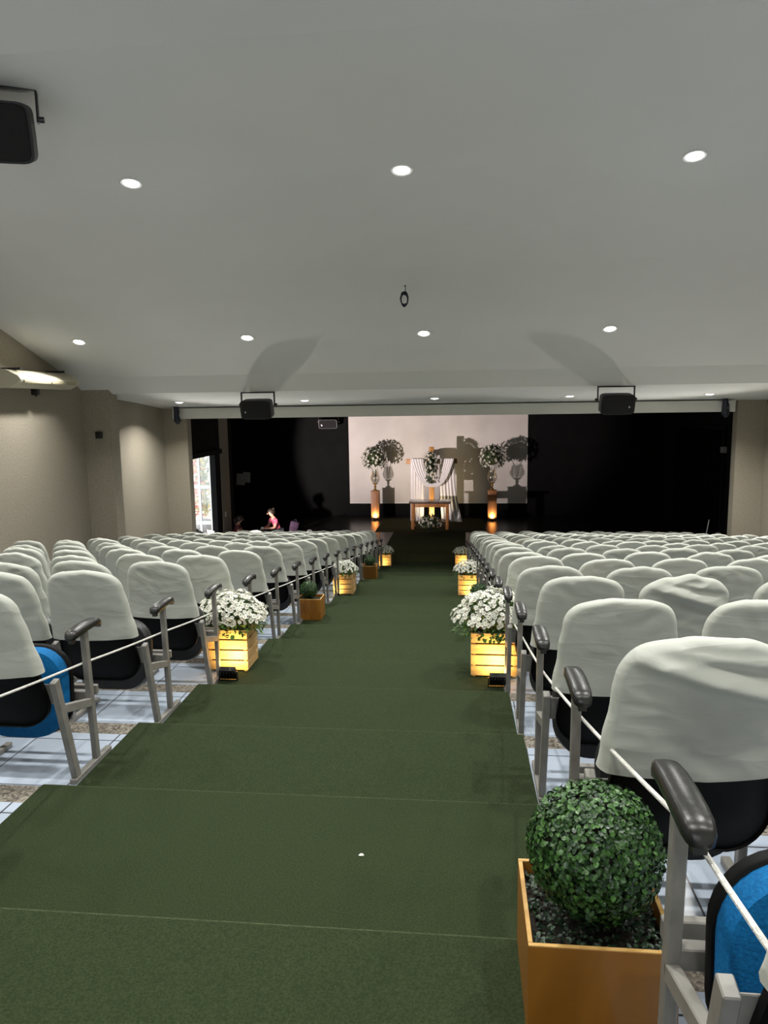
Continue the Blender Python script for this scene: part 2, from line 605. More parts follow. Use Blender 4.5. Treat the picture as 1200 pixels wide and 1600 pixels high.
mb = MB()
xl, xr = WL - 0.35, WR + 0.35
vs = []
pr = PROF[1:]
for y, z in pr:
    vs += [(xl, y, z + ZC), (xr, y, z + ZC)]
fs = [(2 * i, 2 * i + 2, 2 * i + 3, 2 * i + 1) for i in range(len(pr) - 1)]
n = len(vs)
for y, z in pr:
    vs += [(xl, y, z + ZC + 0.35), (xr, y, z + ZC + 0.35)]
fs += [(n + 2 * i, n + 2 * i + 1, n + 2 * i + 3, n + 2 * i + 2) for i in range(len(pr) - 1)]
mb.add(vs, fs)
struct('ceiling', mb, M['ceiling'])
mb = MB()
mb.box((-8.3, 15.95, ZC + 0.25), (6.5, 25.3, ZC + 0.45))
struct('ceiling_stage', mb, M['black'])
# beam across the front of the ceiling
mb = MB()
mb.box((-6.22, 15.62, ZC - 0.262), (5.36, 15.94, ZC - 0.035))
struct('trim_beam', mb, M['beam'], bevel=0.01)

# ------------------------------------------------------------------ walls
def wallbox(name, boxes, m):
    b = MB()
    for lo, hi in boxes:
        b.box(lo, hi)
    return struct(name, b, m)


ZT = ZC + 5
def side_profile(x0, x1, ya, yb):
    """a wall slab whose top follows the ceiling"""
    ys = [ya] + [p[0] for p in PROF if ya < p[0] < yb] + [yb]
    b = MB()
    for a, c in zip(ys, ys[1:]):
        if c - a < 1e-5:
            continue
        za = ceil_z(a + 1e-4)[0] + ZC + 0.1
        zb = ceil_z(c - 1e-4)[0] + ZC + 0.1
        b.add([(x0, a, -0.3), (x1, a, -0.3), (x1, c, -0.3), (x0, c, -0.3), (x0, a, za), (x1, a, za), (x1, c, zb), (x0, c, zb)],
              [(0, 3, 2, 1), (4, 5, 6, 7), (0, 1, 5, 4), (1, 2, 6, 5), (2, 3, 7, 6), (3, 0, 4, 7)])
    return b


struct('wall_left', side_profile(WL - 0.3, WL, -3.2, YP), M['wall'])
struct('wall_right', side_profile(WR, WR + 0.3, -3.2, YP), M['wall'])
b = side_profile(WL - 0.02, -6.06, 12.42, 12.72)
struct('wall_pier_left', b, M['wall'])
wallbox('wall_return_left', [((WL - 0.3, YP, -0.3), (-6.02, YP + 0.25, ZC + 0.1))], M['wall'])
wallbox('wall_return_right', [((5.50, YP, -0.3), (WR + 0.3, YP + 0.25, ZC + 0.1))], M['wall'])
# unseen rear wall; its framed opening is added to let fill daylight in
zf = Fz(-4)
wallbox('wall_back', [((-7, -3.4, -0.3), (-2.0, -3.2, 9)), ((1.0, -3.4, -0.3), (6.5, -3.2, 9)), ((-2.0, -3.4, zf + 2.1), (1.0, -3.2, 9)), ((-2.0, -3.4, -0.3), (1.0, -3.2, zf))], M['wall'])
mb = MB()
for i in range(5):
    xx = -2.0 + i * 0.75
    mb.box((xx - 0.03, -3.34, zf), (xx + 0.03, -3.26, zf + 2.1))
mb.box((-2.0, -3.34, zf + 2.04), (1.0, -3.26, zf + 2.1))
struct('added_window_1', mb, M['blackplastic'])  # frame of the added daylight opening
# black stage walls with the side door opening
DY0, DY1, DZ = 17.45, 19.35, ZC - 1.22
wallbox('wall_stage_left', [((-6.75, YP + 0.25, -0.3), (-6.6, DY0, ZC + 0.3)), ((-6.75, DY0, DZ), (-6.6, DY1, ZC + 0.3)), ((-6.75, DY1, -0.3), (-6.6, 20.85, ZC + 0.3)),
                            ], M['black'])
mb = MB()
pq = [(-6.75, 20.85), (-6.6, 20.85), (-8.05, 25.1), (-8.2, 25.1)]
mb.add([(x, y, -0.3) for x, y in pq] + [(x, y, ZC + 0.3) for x, y in pq], [(0, 3, 2, 1), (4, 5, 6, 7), (0, 1, 5, 4), (1, 2, 6, 5), (2, 3, 7, 6), (3, 0, 4, 7)])
struct('wall_stage_side', mb, M['black'])
wallbox('wall_stage_back', [((-8.25, 25.0, -0.3), (6.4, 25.2, ZC + 0.3))], M['black'])
wallbox('wall_stage_right', [((6.2, YP + 0.25, -0.3), (6.4, 25.2, ZC + 0.3))], M['black'])
# plastered strip of wall just past the side door
wallbox('wall_strip_door', [((-6.6, 19.75, STAGE_Z), (-6.575, 20.45, ZC + 0.05))], M['wall'])
# dark doorway on the right stage wall
mb = MB()
mb.box((6.15, 18.6, STAGE_Z - 0.3), (6.2, 22.6, ZC - 0.75))
struct('door_2', mb, M['black_deep'])
mb = MB()
for lo, hi in (((6.12, 18.5, 0.0), (6.2, 18.6, ZC - 0.65)), ((6.12, 22.6, STAGE_Z), (6.2, 22.7, ZC - 0.65)), ((6.12, 18.6, ZC - 0.75), (6.2, 22.6, ZC - 0.65))):
    mb.box(lo, hi)
struct('trim_door_2', mb, M['black'])

# ------------------------------------------------------------------ projection screen on the back wall
a = at_y(547, 786.5, 24.96)
bq = at_y(823.5, 786.5, 24.96)
scr = thing('projection_screen', 'wide pale projection screen on the black back wall of the stage', 'screen', ((a.x + bq.x) / 2, 24.98, a.z))
w2 = (bq.x - a.x) / 2
mb = MB()
mb.box((-w2, -0.012, 0.02), (w2, 0.0, 3.2))
mb.build('screen_cloth', M['screen'], scr)
mb = MB()
mb.box((-w2, -0.02, 0.0), (w2, 0.0, 0.02))
mb.build('bottom_bar', M['white'], scr)
mb = MB()
mb.box((-w2 - 0.05, -0.1, 3.2), (w2 + 0.05, 0.0, 3.3))
mb.build('roller_case', M['blackplastic'], scr, bevel=0.01)

# ------------------------------------------------------------------ ceiling downlights
def make_downlight(X, Y, label, on=True, group='recessed ceiling downlights'):
    z, sl = ceil_z(Y)
    o = thing('downlight', label, 'ceiling light', (X, Y, z + ZC), 0, group)
    o.rotation_euler = (sl, 0, 0)
    o.scale = (1.22, 1.22, 1.22)
    return o


DL = {}
mb = MB()
mb.lathe([(0.060, 0.004), (0.062, -0.006), (0.078, -0.010), (0.084, -0.006), (0.085, 0.004)], seg=28)
DL['trim_ring'] = mb.mesh('trim_ring', M['white'], smooth=True)
mb = MB()
mb.lathe([(0.0, -0.020), (0.02, -0.0195), (0.045, -0.015), (0.058, -0.007), (0.060, 0.0)], seg=28)
DL['lens'] = mb.mesh('lens', M['bulb'], smooth=True)
S, X0 = 2.5394, -0.5565
nth = ['first', 'second', 'third', 'fourth', 'fifth', 'sixth', 'seventh', 'eighth', 'ninth', 'tenth', 'eleventh', 'twelfth', 'thirteenth', 'fourteenth',
       'fifteenth', 'sixteenth', 'seventeenth', 'eighteenth', 'nineteenth']
lrows = [(7.08, range(-2, 3), 'glaring ceiling downlight in the row nearest overhead, {} from the left wall'),
         (10.72, range(-2, 3), 'ceiling downlight in the middle row of the sloping ceiling, {} from the left wall'),
         (14.54, range(-2, 3), 'small ceiling downlight in the row by the ceiling beam, {} from the left wall'),
         (3.4, range(-2, 3), 'ceiling downlight above the rear steps, {} from the left wall'),
         (0.2, range(-2, 3), 'ceiling downlight over the top of the hall, {} from the left wall')]
spots_ = [(X0 + i * S, yy, lab.format(nth[i + 2])) for yy, rng, lab in lrows for i in rng]
spots_.append((5.25, 13.2, 'ceiling downlight close to the right wall before the stage'))
if True:
    for X, yy, lab in spots_:
        o = make_downlight(X, yy, lab)
        link('trim_ring', DL['trim_ring'], o)
        link('lens', DL['lens'], o)
        ld = bpy.data.lights.new('downlight_lamp', 'AREA')
        ld.shape = 'DISK'
        ld.size = 0.11
        ld.energy = DOWN_W
        ld.spread = math.radians(132)
        ld.color = (1.0, 0.985, 0.93)
        lo = link('downlight_lamp', ld, o, (0, 0, -0.03))

# ------------------------------------------------------------------ hanging loudspeakers
def make_speaker(name, loc, rz, tilt, label, badge_x, group=None, w=0.55, h=0.33, d=0.30):
    """hangs by a U bracket from loc (the bracket's top)"""
    o = thing(name, label, 'loudspeaker', loc, rz, group)
    # bracket
    mb = MB()
    bt = 0.02
    mb.box((-w / 2 - 0.03, -0.03, -bt), (w / 2 + 0.03, 0.03, 0.0))
    for s in (-1, 1):
        x = s * (w / 2 + 0.022)
        mb.box((x - 0.008, -0.025, -0.24), (x + 0.008, 0.025, -bt))
    mb.build('bracket', M['blackplastic'], o, bevel=0.004)
    R = Matrix.Rotation(tilt, 3, 'X')
    c = Vector((0, 0, -0.11 - h / 2))
    # cabinet: wider front, tapered back with rounded corners
    mb = MB()
    prof = []
    for (y, sx, sz) in ((-d * 0.45, 1.0, 1.0), (d * 0.1, 0.98, 0.98), (d * 0.55, 0.72, 0.62)):
        ring = []
        for k in range(24):
            a = 2 * math.pi * k / 24
            ca, sa = math.cos(a), math.sin(a)
            e = 0.28
            ring.append(Vector((math.copysign(abs(ca) ** e, ca) * w / 2 * sx, y, math.copysign(abs(sa) ** e, sa) * h / 2 * sz)))
        prof.append(ring)
    vs, fs = [], []
    for ring in prof:
        vs += [R @ p + c for p in ring]
    for i in range(2):
        for k in range(24):
            k2 = (k + 1) % 24
            fs.append((i * 24 + k, i * 24 + k2, (i + 1) * 24 + k2, (i + 1) * 24 + k))
    fs.append(tuple(reversed(range(24))))
    fs.append(tuple(48 + k for k in range(24)))
    mb.add(vs, fs)
    mb.build('cabinet', M['speakerbox'], o, smooth=True)
    # grille: a slightly bowed front
    mb = MB()
    vs, fs = [], []
    for ri, (sc_, yo) in enumerate(((0.93, -d * 0.45 - 0.001), (0.88, -d * 0.45 - 0.018), (0.45, -d * 0.45 - 0.026), (0.02, -d * 0.45 - 0.028))):
        for k in range(24):
            a = 2 * math.pi * k / 24
            ca, sa = math.cos(a), math.sin(a)
            e = 0.28
            vs.append(R @ Vector((math.copysign(abs(ca) ** e, ca) * w / 2 * sc_, yo, math.copysign(abs(sa) ** e, sa) * h / 2 * sc_)) + c)
    for i in range(3):
        for k in range(24):
            k2 = (k + 1) % 24
            fs.append((i * 24 + k, (i + 1) * 24 + k, (i + 1) * 24 + k2, i * 24 + k2))
    mb.add(vs, fs)
    mb.build('grille', M['grille'], o, smooth=True)
    mb = MB()
    p = [Vector((badge_x * w, -d * 0.45 - 0.027, -0.05)), Vector((badge_x * w + 0.03, -d * 0.45 - 0.027, -0.03)), Vector((badge_x * w, -d * 0.45 - 0.027, -0.01))]
    q = [x + Vector((0, 0.012, 0)) for x in p]
    mb.add([R @ x + c for x in p + q], [(0, 1, 2), (5, 4, 3), (0, 3, 4, 1), (1, 4, 5, 2), (2, 5, 3, 0)])
    mb.build('badge', M['badge'], o)
    for s in (-1, 1):
        mb = MB()
        x = s * (w / 2 + 0.03)
        mb.tube([(x, 0, -0.215), (x + s * 0.035, 0, -0.215)], 0.022, 10)
        mb.build('knob', M['blackplastic'], o, smooth=True)
    return o


z, _ = ceil_z(12.65)
pL = at_y(402.5, 612.5, 12.65)
pR = at_y(963, 602.5, 12.65)
make_speaker('hanging_loudspeaker', (pL.x, 12.65, z + ZC), math.radians(-6), math.radians(14), 'black loudspeaker hanging on a bracket left of the projection screen', -0.34, 'loudspeakers under the ceiling')
make_speaker('hanging_loudspeaker', (pR.x, 12.65, z + ZC), math.radians(6), math.radians(14), 'black loudspeaker hanging on a bracket before the dark right side of the stage', 0.30, 'loudspeakers under the ceiling')
z, _ = ceil_z(5.62)
make_speaker('hanging_loudspeaker', (-3.49, 5.62, z + ZC), math.radians(20), math.radians(18), 'large black loudspeaker at the upper left, cut by the picture edge', -0.3, 'loudspeakers under the ceiling', w=0.56, h=0.42, d=0.36)
p = at_y(513, 655, 24.6)
make_speaker('wall_loudspeaker', (p.x, 24.6, p.z + 0.12), 0, math.radians(10), 'black loudspeaker high on the dark back wall beside the projection screen', -0.34, w=0.62, h=0.30)
mb = MB()
mb.box((p.x - 0.05, 24.6, p.z + 0.08), (p.x + 0.05, 25.0, p.z + 0.12))
mbo = mb.build('speaker_wall_arm', M['blackplastic'])
mbo.parent = bpy.data.objects['wall_loudspeaker']
mbo.matrix_parent_inverse = Matrix.Translation(-Vector((p.x, 24.6, p.z + 0.12)))

# coil of cable hanging from the ceiling
pc = at_y(633, 452, 9.42)
zc, _ = ceil_z(9.42)
o = thing('cable_coil', 'coil of dark blue cable hanging from the ceiling above the aisle', 'cable', (pc.x, 9.42, zc + ZC))
mb = MB()
cpts = [(0, 0, 0.0), (0.003, 0, -0.05), (0.008, 0, -0.11)]
mb.tube(cpts, 0.004, 6)
mb.ball((0, 0, -0.004), 0.012, 8, 6)
mb.build('drop_wire', M['wire'], o, smooth=True)
mb = MB()
cp = []
for i in range(0, 170):
    a = 2 * math.pi * i / 32
    j = (i // 32) * 0.007
    cp.append((-0.012 + (0.052 + 0.004 * math.sin(i * 0.7) - j * 0.3) * math.sin(a) * 0.92, (i % 7) * 0.003 + j * 0.6, -0.145 + 0.075 * math.cos(a) - j))
mb.tube(cp, 0.0055, 6)
mb.build('coil', M['wire'], o, smooth=True)

# cable bundles at both ends of the ceiling beam
for (u, v, lab) in ((275, 640, 'dark blue cable bundle at the left end of the ceiling beam'), (1133, 628, 'dark blue cable bundle at the right end of the ceiling beam')):
    q = at_y(u, v, 15.54)
    o = thing('cable_bundle', lab, 'cable', (q.x, 15.54, ZC - 0.03))
    mb = MB()
    mb.tube([(0, 0, 0.04), (0.01, 0, -0.08), (0.0, 0, -0.16), (0.02, 0, -0.27), (0.03, 0, -0.34)], [0.05, 0.06, 0.055, 0.075, 0.03], 10)
    mb.build('wrapped_cable', M['wire'], o, smooth=True)
    mb = MB()
    mb.tube([(0.02, -0.03, 0.02), (0.06, -0.05, -0.1), (0.07, -0.04, -0.24)], 0.012, 8)
    mb.build('loose_loop', M['wire'], o, smooth=True)

# small black wall fixtures
for (u, v, Y, lab) in ((154, 680, 12.38, 'small black box fixed to the wall pier'), (56, 612, 11.2, 'small black box on the left wall under the air conditioner'),
                       (1131, 703, 15.86, 'small black box on the edge of the right wall return')):
    q = at_y(u, v, Y)
    if Y == 11.2:
        d = ray(u, v)
        q = Vector((d.x, d.y, d.z)) * (-6.5 / d.x)
        q.z += ZC
    o = thing('wall_sensor', lab, 'wall box', q)
    mb = MB()
    if Y == 11.2:
        mb.box((-0.06, -0.05, -0.05), (0.04, 0.05, 0.05))
    else:
        mb.box((-0.055, -0.02, -0.06), (0.055, 0.06, 0.06))
    mb.build('housing', M['blackplastic'], o, bevel=0.008)
    mb = MB()
    if Y == 11.2:
        mb.lathe([(0.0, 0.0), (0.02, 0.0), (0.02, 0.02), (0, 0.02)], (0, 0, -0.07), 12)
    else:
        mb.box((-0.035, -0.03, -0.04), (0.035, -0.02, 0.04))
    mb.build('sensor_lens', M['speakerbox'], o)
# floods on low stands at both ends of the front rows: they wash the ceiling, the left one lights the screen too
def can(parent, c, d, name):
    mb = MB()
    mb.tube([c - d * 0.20, c - d * 0.16, c - d * 0.03], [0.05, 0.075, 0.09], 16)
    mb.build(name, M['blackplastic'], parent, smooth=True)


for P0, lab in ((STAGE_SPOT_LOC, 'black floodlights on a low stand between the left seats and the side door'), (Vector((5.55, 16.75, ZC - 2.92)), 'black floodlight on a low stand at the right end of the front rows')):
    o = thing('stage_floodlight', lab, 'floodlight', (P0.x, P0.y, Fz(15)))
    hh = P0.z - Fz(15)
    if P0.x < 0:
        can(o, Vector((0, 0, hh)), (STAGE_AIM - P0).normalized(), 'can')
        az = math.radians(37)
        fd, sd_ = Vector((math.sin(az), math.cos(az), 0)), Vector((math.cos(az), -math.sin(az), 0))
        mb = MB()
        c0 = Vector((0, 0, hh)) + fd * 0.36
        mb.bar(c0 - sd_ * 0.17 + Vector((0, 0, -0.085)), c0 + sd_ * 0.19 + Vector((0, 0, -0.085)), 0.006, 0.14, side=fd)
        mb.bar(c0 + Vector((0, 0, -0.15)), Vector((0, 0, hh - 0.10)), 0.02, 0.006, side=sd_)
        mb.build('added_light_flap', M['blackplastic'], o)  # unseen flap, added to keep the beam off the front-row covers
    sx = 1 if P0.x < 0 else -1
    c2 = Vector((0.12 * sx, -0.22, hh))
    aim = Vector((P0.x + sx * 3.6, 11.6, ZC + 0.6))
    dd = (aim - P0 - c2 + Vector((0, 0, hh))).normalized()
    can(o, c2, dd, 'can')
    lamp('wash_light', 'SPOT', P0 + Vector((0.12 * sx, -0.22, 0)), aim, WASH_W, (1.0, 0.97, 0.9), size=0.05, spot=math.radians(66), blend=0.6)
    mb = MB()
    mb.box((-0.04, -0.24, hh - 0.13), (0.04, 0.0, hh - 0.10))
    mb.tube([(0, -0.06, 0.12), (0, -0.06, hh - 0.10)], 0.014, 8)
    mb.build('stand_pole', M['blackplastic'], o)
    for a in (0.3, 2.4, 4.5):
        mb = MB()
        mb.tube([(0, -0.06, 0.22), (0.2 * math.cos(a), -0.06 + 0.2 * math.sin(a), 0.01)], 0.009, 6)
        mb.build('leg', M['blackplastic'], o, smooth=True)

# ------------------------------------------------------------------ air conditioner on the left wall
ax0, ax1, ay0, ay1 = -6.55, -6.13, 9.95, 11.6
az = ZC + 0.30
o = thing('air_conditioner', 'cream ceiling-height air conditioner on the left wall', 'air conditioner', (ax0, ay0, az))
prof = [(0.0, 0.05), (0.08, 0.0), (0.26, 0.0), (0.38, 0.06), (0.42, 0.115), (0.37, 0.17), (0.20, 0.25), (0.0, 0.26)]
mb = MB()
Lh = ay1 - ay0
vs = [(x, 0.09, z) for x, z in prof] + [(x, Lh - 0.09, z) for x, z in prof]
n = len(prof)
mb.add(vs, [(i, (i + 1) % n, (i + 1) % n + n, i + n) for i in range(n)] + [tuple(range(n)), tuple(reversed(range(n, 2 * n)))])
mb.build('casing', M['cream'], o, bevel=0.012)
for s, y in ((0, -0.0), (1, Lh - 0.09)):
    mb = MB()
    pp = [(x * 1.02, z * 1.03 - 0.004) for x, z in prof]
    vs = [(x, y, z) for x, z in pp] + [(x, y + 0.09, z) for x, z in pp]
    mb.add(vs, [(i, (i + 1) % n, (i + 1) % n + n, i + n) for i in range(n)] + [tuple(range(n)), tuple(reversed(range(n, 2 * n)))])
    mb.build('end_cap', M['cream'], o, bevel=0.02, segs=3)
for j in range(2):
    mb = MB()
    y = 0.12 + j * (Lh / 2 - 0.1)
    mb.box((0.398, y, 0.062), (0.418, y + Lh / 2 - 0.14, 0.100), rot=Matrix.Rotation(math.radians(20), 3, 'Y'))
    mb.build('louvre', M['creamdark'], o, bevel=0.004)
for y in (0.25, Lh - 0.25):
    mb = MB()
    mb.box((0.0, y - 0.02, 0.25), (0.30, y + 0.02, 0.285))
    mb.build('mounting_bar', M['blackplastic'], o)

# ------------------------------------------------------------------ side door and the garden beyond it
LFX0, LFX1 = -7.46, -6.70
d1 = bpy.data.objects.new('door_1', None)
COL.objects.link(d1)
d1.location = (LFX1, DY1 + 0.03, 0.0)
d1['kind'] = 'structure'
hw = LFX1 - LFX0
top = DZ - 0.02
mb = MB()
st = 0.10
zs = [0.0, 0.16, 0.95, 1.05, 1.93, 2.03, top - 0.08, top]
mb.box((-hw, 0, 0.0), (-hw + st, 0.04, top))
mb.box((-st, 0, 0.0), (0, 0.04, top))
mb.box((-hw / 2 - 0.035, 0, 0.16), (-hw / 2 + 0.035, 0.04, top - 0.08))
for za, zb in ((0.0, 0.16), (0.95, 1.05), (1.93, 2.03), (top - 0.08, top)):
    mb.box((-hw + st, 0.001, za), (-st, 0.039, zb))
mb.build('door_frame', M['white'], d1)
for cx in (0, 1):
    for za, zb in ((0.16, 0.95), (1.05, 1.93), (2.03, top - 0.08)):
        x0 = -hw + st if cx == 0 else -hw / 2 + 0.035
        x1 = -hw / 2 - 0.035 if cx == 0 else -st
        mb = MB()
        mb.box((x0, 0.017, za), (x1, 0.023, zb))
        mb.build('door_pane', M['pane'], d1)
mb = MB()
mb.box((-hw + 0.03, -0.05, 1.25), (-hw + 0.06, 0.0, 1.45))
mb.build('door_handle', M['badge'], d1, bevel=0.004)
# black pelmet rail over the doorway
mb = MB()
mb.box((-6.6, DY0 - 0.15, DZ - 0.04), (-6.48, DY1 + 0.25, DZ + 0.08))
struct('trim_door_1', mb, M['black'])
# outside ground and wall
mb = MB()
mb.box((-30, 8, -0.25), (-6.76, 45, -0.02))
struct('ground_outside', mb, M['paving'])
mb = MB()
mb.box((-30, 31, -0.02), (-8, 31.3, 4.2))
struct('wall_garden', mb, M['white'])
gx = lambda u, Y: at_y(u, 760, Y).x


def bromeliad(x, y, z, h, n, m, label, seed):
    rnd = random.Random(seed)
    o = thing('garden_plant', label, 'plant', (x, y, z), 0, 'plants outside the side door')
    mb = MB()
    for i in range(n):
        a = rnd.uniform(0, 2 * math.pi)
        e = rnd.uniform(0.35, 1.35)
        d = Vector((math.cos(a) * math.cos(e), math.sin(a) * math.cos(e), math.sin(e)))
        zb = rnd.uniform(0, h * 0.78)
        mb.leaf((rnd.uniform(-.12, .12), rnd.uniform(-.12, .12), zb), d, (0, 0, 1), h * rnd.uniform(0.16, 0.30), 0.07, curl=0.3)
    mb.build('leaves', m, o)
    mb = MB()
    mb.tube([(0, 0, -0.02), (0, 0, h * 0.7)], 0.04, 8)
    mb.build('stem', M['yelleaf'], o, smooth=True)
    return o


bromeliad(gx(294, 25.4), 25.4, -0.02, 2.3, 110, M['redleaf'], 'red-leaved garden plant seen through the left panes of the side door', 1)
bromeliad(gx(319, 27.4), 27.4, -0.02, 2.6, 130, M['yelleaf'], 'yellow-green garden plant seen through the right panes of the side door', 2)
bromeliad(gx(300, 29.0), 29.0, -0.02, 3.0, 120, M['redleaf'], 'taller orange-red plant behind the other plants outside the door', 4)
for (u, Y, r, lab) in ((301, 22.9, 0.22, 'small rounded grey garden stone outside the side door'), (317, 23.9, 0.32, 'larger grey garden stone outside the side door')):
    mb = MB()
    mb.ball((0, 0, r * 0.62), r, 18, 12, sq=(1.1, 0.9, 0.75))
    o = mb.build('garden_stone', M['stone'], loc=(gx(u, Y), Y, -0.02), smooth=True)
    tag(o, lab, 'stone')
# paper notices on the back wall
for i, (u, v, w, h, lab) in enumerate(((376, 749, 0.30, 0.40, 'white paper notice on the black stage wall, the nearer of two'), (385, 746, 0.26, 0.36, 'grey paper notice behind the white one on the black stage wall'))):
    q = at_y(u, v, 24.97)
    mb = MB()
    mb.box((-w / 2, -0.004, -h / 2), (w / 2, 0.0, h / 2), rot=Matrix.Rotation(0.06, 3, 'Y'))
    tag(mb.build('paper_notice', M['paper'], loc=(q.x, 24.995 - 0.006 * (1 - i), q.z)), lab, 'notice')
# light switch on the plastered strip
q = Vector((-6.575, 19.95, 1.15))
o = thing('light_switch', 'white light switch on the lit strip of wall beside the side door', 'switch', q)
mb = MB()
mb.box((0, -0.05, -0.07), (0.01, 0.05, 0.07))
mb.build('switch_plate', M['white'], o, bevel=0.003)
mb = MB()
mb.box((0.01, -0.015, -0.025), (0.018, 0.015, 0.025))
mb.build('rocker', M['white'], o)
# white pole leaning in the corner at the right
qb = at_y(1108, 812, 18.3)
qa = Vector((qb.x - 0.22, 18.2, 0.0))
mb = MB()
mb.tube([qa, qb], 0.012, 8)
tag(mb.build('white_pole', M['white'], smooth=True), 'thin white pole leaning in the dark right corner by the stage', 'pole')

# ------------------------------------------------------------------ auditorium chairs
PITCHX = 0.565
LEAN = math.radians(14)


def outline(hw_b, hw_t, zb, zt, rc, n=14):
    """rounded-shoulder back outline, open at the bottom: from lower left over the top to lower right"""
    P = []
    zs = zt - rc
    for i in range(10):
        t = i / 10
        P.append((-(hw_b + (hw_t - hw_b) * t), zb + (zs - zb) * t))
    xt = hw_t - rc * 1.25
    for i in range(n + 1):
        a = math.pi - (math.pi / 2) * i / n
        P.append((-xt + rc * 1.25 * math.cos(a), zs + rc * math.sin(a)))
    m = 8
    crown = 0.012
    for i in range(1, m):
        t = i / m
        P.append((-xt + 2 * xt * t, zt + crown * math.sin(math.pi * t)))
    R = [(-x, z) for x, z in reversed(P[:10 + n + 1])]
    return P + R


def cover_mesh(name, seed, wr=1.0, droop=0.0):
    """the slipped-on cloth: back face, front face, soft rounded rim, open hem; local z up, y=0 the middle of the back"""
    rnd = random.Random(seed)
    zb, zt = 0.605, 1.035
    P = outline(0.262, 0.228, zb, zt, 0.125)
    # sideways unevenness of the pulled-on cloth
    ph = [rnd.uniform(0, 6.28) for _ in range(6)]
    off = Vector((rnd.uniform(-50, 50), rnd.uniform(-50, 50), rnd.uniform(-50, 50)))
    P = [(x + wr * 0.0025 * math.sin(z * 40 + ph[0] + (0 if x < 0 else 2)), z + wr * (0.003 * math.sin(x * 22 + ph[1]) + 0.003 * math.sin(x * 47 + ph[2])) * max(0, (z - 0.85) / 0.2)) for x, z in P]
    fr = [0.0, 0.02, 0.05, 0.09, 0.14, 0.20, 0.27, 0.35, 0.44, 0.53, 0.63, 0.74, 0.86, 1.0]
    if droop:
        P = [q for a, b in zip(P, P[1:]) for q in ((a[0] + (b[0] - a[0]) * t / 3, a[1] + (b[1] - a[1]) * t / 3) for t in range(3))] + [P[-1]]
        fr = [a + (b - a) * t / 3 for a, b in zip(fr, fr[1:]) for t in range(3)] + [1.0]
    D = 0.031
    mb = MB()
    zc = zt - 0.24
    nP = len(P)

    def pt(i, r, side):
        x, z = P[i]
        sx, sz = 0.0, min(z, zc)
        L = math.hypot(x - sx, z - sz)
        e = r * L
        k = min(e / 0.022, 1.0)
        d = D * math.sqrt(max(0.0, 1 - (1 - k) ** 2))
        hem = max(0.0, (0.72 - z) / 0.12)
        d += 0.012 * hem * k
        X, Z = x + (sx - x) * r, z + (sz - z) * r
        y = side * d
        q = Vector((X * 5, Z * 11, side * 3.0)) + off
        wv = noise.noise(q) * 0.003 + (0.35 - abs(noise.noise(q * 1.5))) * 0.011
        # folds that run slanting from the shoulders
        f1 = math.sin((Z * 1.0 + X * 0.45 * (1 if ph[3] > 3 else -1)) * 60 + ph[4] + 3 * noise.noise(q * 0.5))
        sh = max(0.0, (Z - 0.86) / 0.2)
        y += wr * (wv + 0.0020 * f1 * (0.35 + sh)) * min(1.0, e / 0.03) * side
        if droop and side < 0:
            # a loose pocket of cloth that sags across the upper back
            g = (Z - (0.925 - X * 0.32))
            y -= droop * (math.exp(-(g / (0.045 if g > 0 else 0.022)) ** 2) * 0.020 + math.exp(-((g - 0.075 - X * 0.1) / (0.03 if g > 0.075 + X * 0.1 else 0.018)) ** 2) * 0.010) * min(1.0, e / 0.06) * (0.6 + 0.4 * math.cos((X + 0.05) * 5))
        c = (Z - 0.3) * -math.tan(LEAN)
        # gentle hollow of the back, towards the camera at the sides
        y += 0.05 * (X / 0.26) ** 2
        return (X, y + c, Z)

    idx = {}
    for side in (-1, 1):
        for j, r in enumerate(fr):
            for i in range(nP):
                if j == 0 and side == 1:
                    idx[(side, j, i)] = idx[(-1, 0, i)]
                else:
                    idx[(side, j, i)] = len(mb.v)
                    mb.v.append(pt(i, r, side))
    for side in (-1, 1):
        for j in range(len(fr) - 1):
            for i in range(nP - 1):
                q = (idx[(side, j, i)], idx[(side, j, i + 1)], idx[(side, j + 1, i + 1)], idx[(side, j + 1, i)])
                mb.f.append(q if side > 0 else q[::-1])
                mb.mi.append(0)
    me = mb.mesh(name, M['cover'], smooth=True, ang=75)
    return me


COVERS = [cover_mesh('cover', 11, 0.55), cover_mesh('cover', 12, 1.0), cover_mesh('cover', 13, 1.35), cover_mesh('cover', 14, 0.8), cover_mesh('cover', 15, 1.7), cover_mesh('cover', 16, 0.45)]
COVER_LOOSE = cover_mesh('cover', 21, 0.9, 2.6)
COVER_LOOSE2 = cover_mesh('cover', 22, 1.4, 2.2)


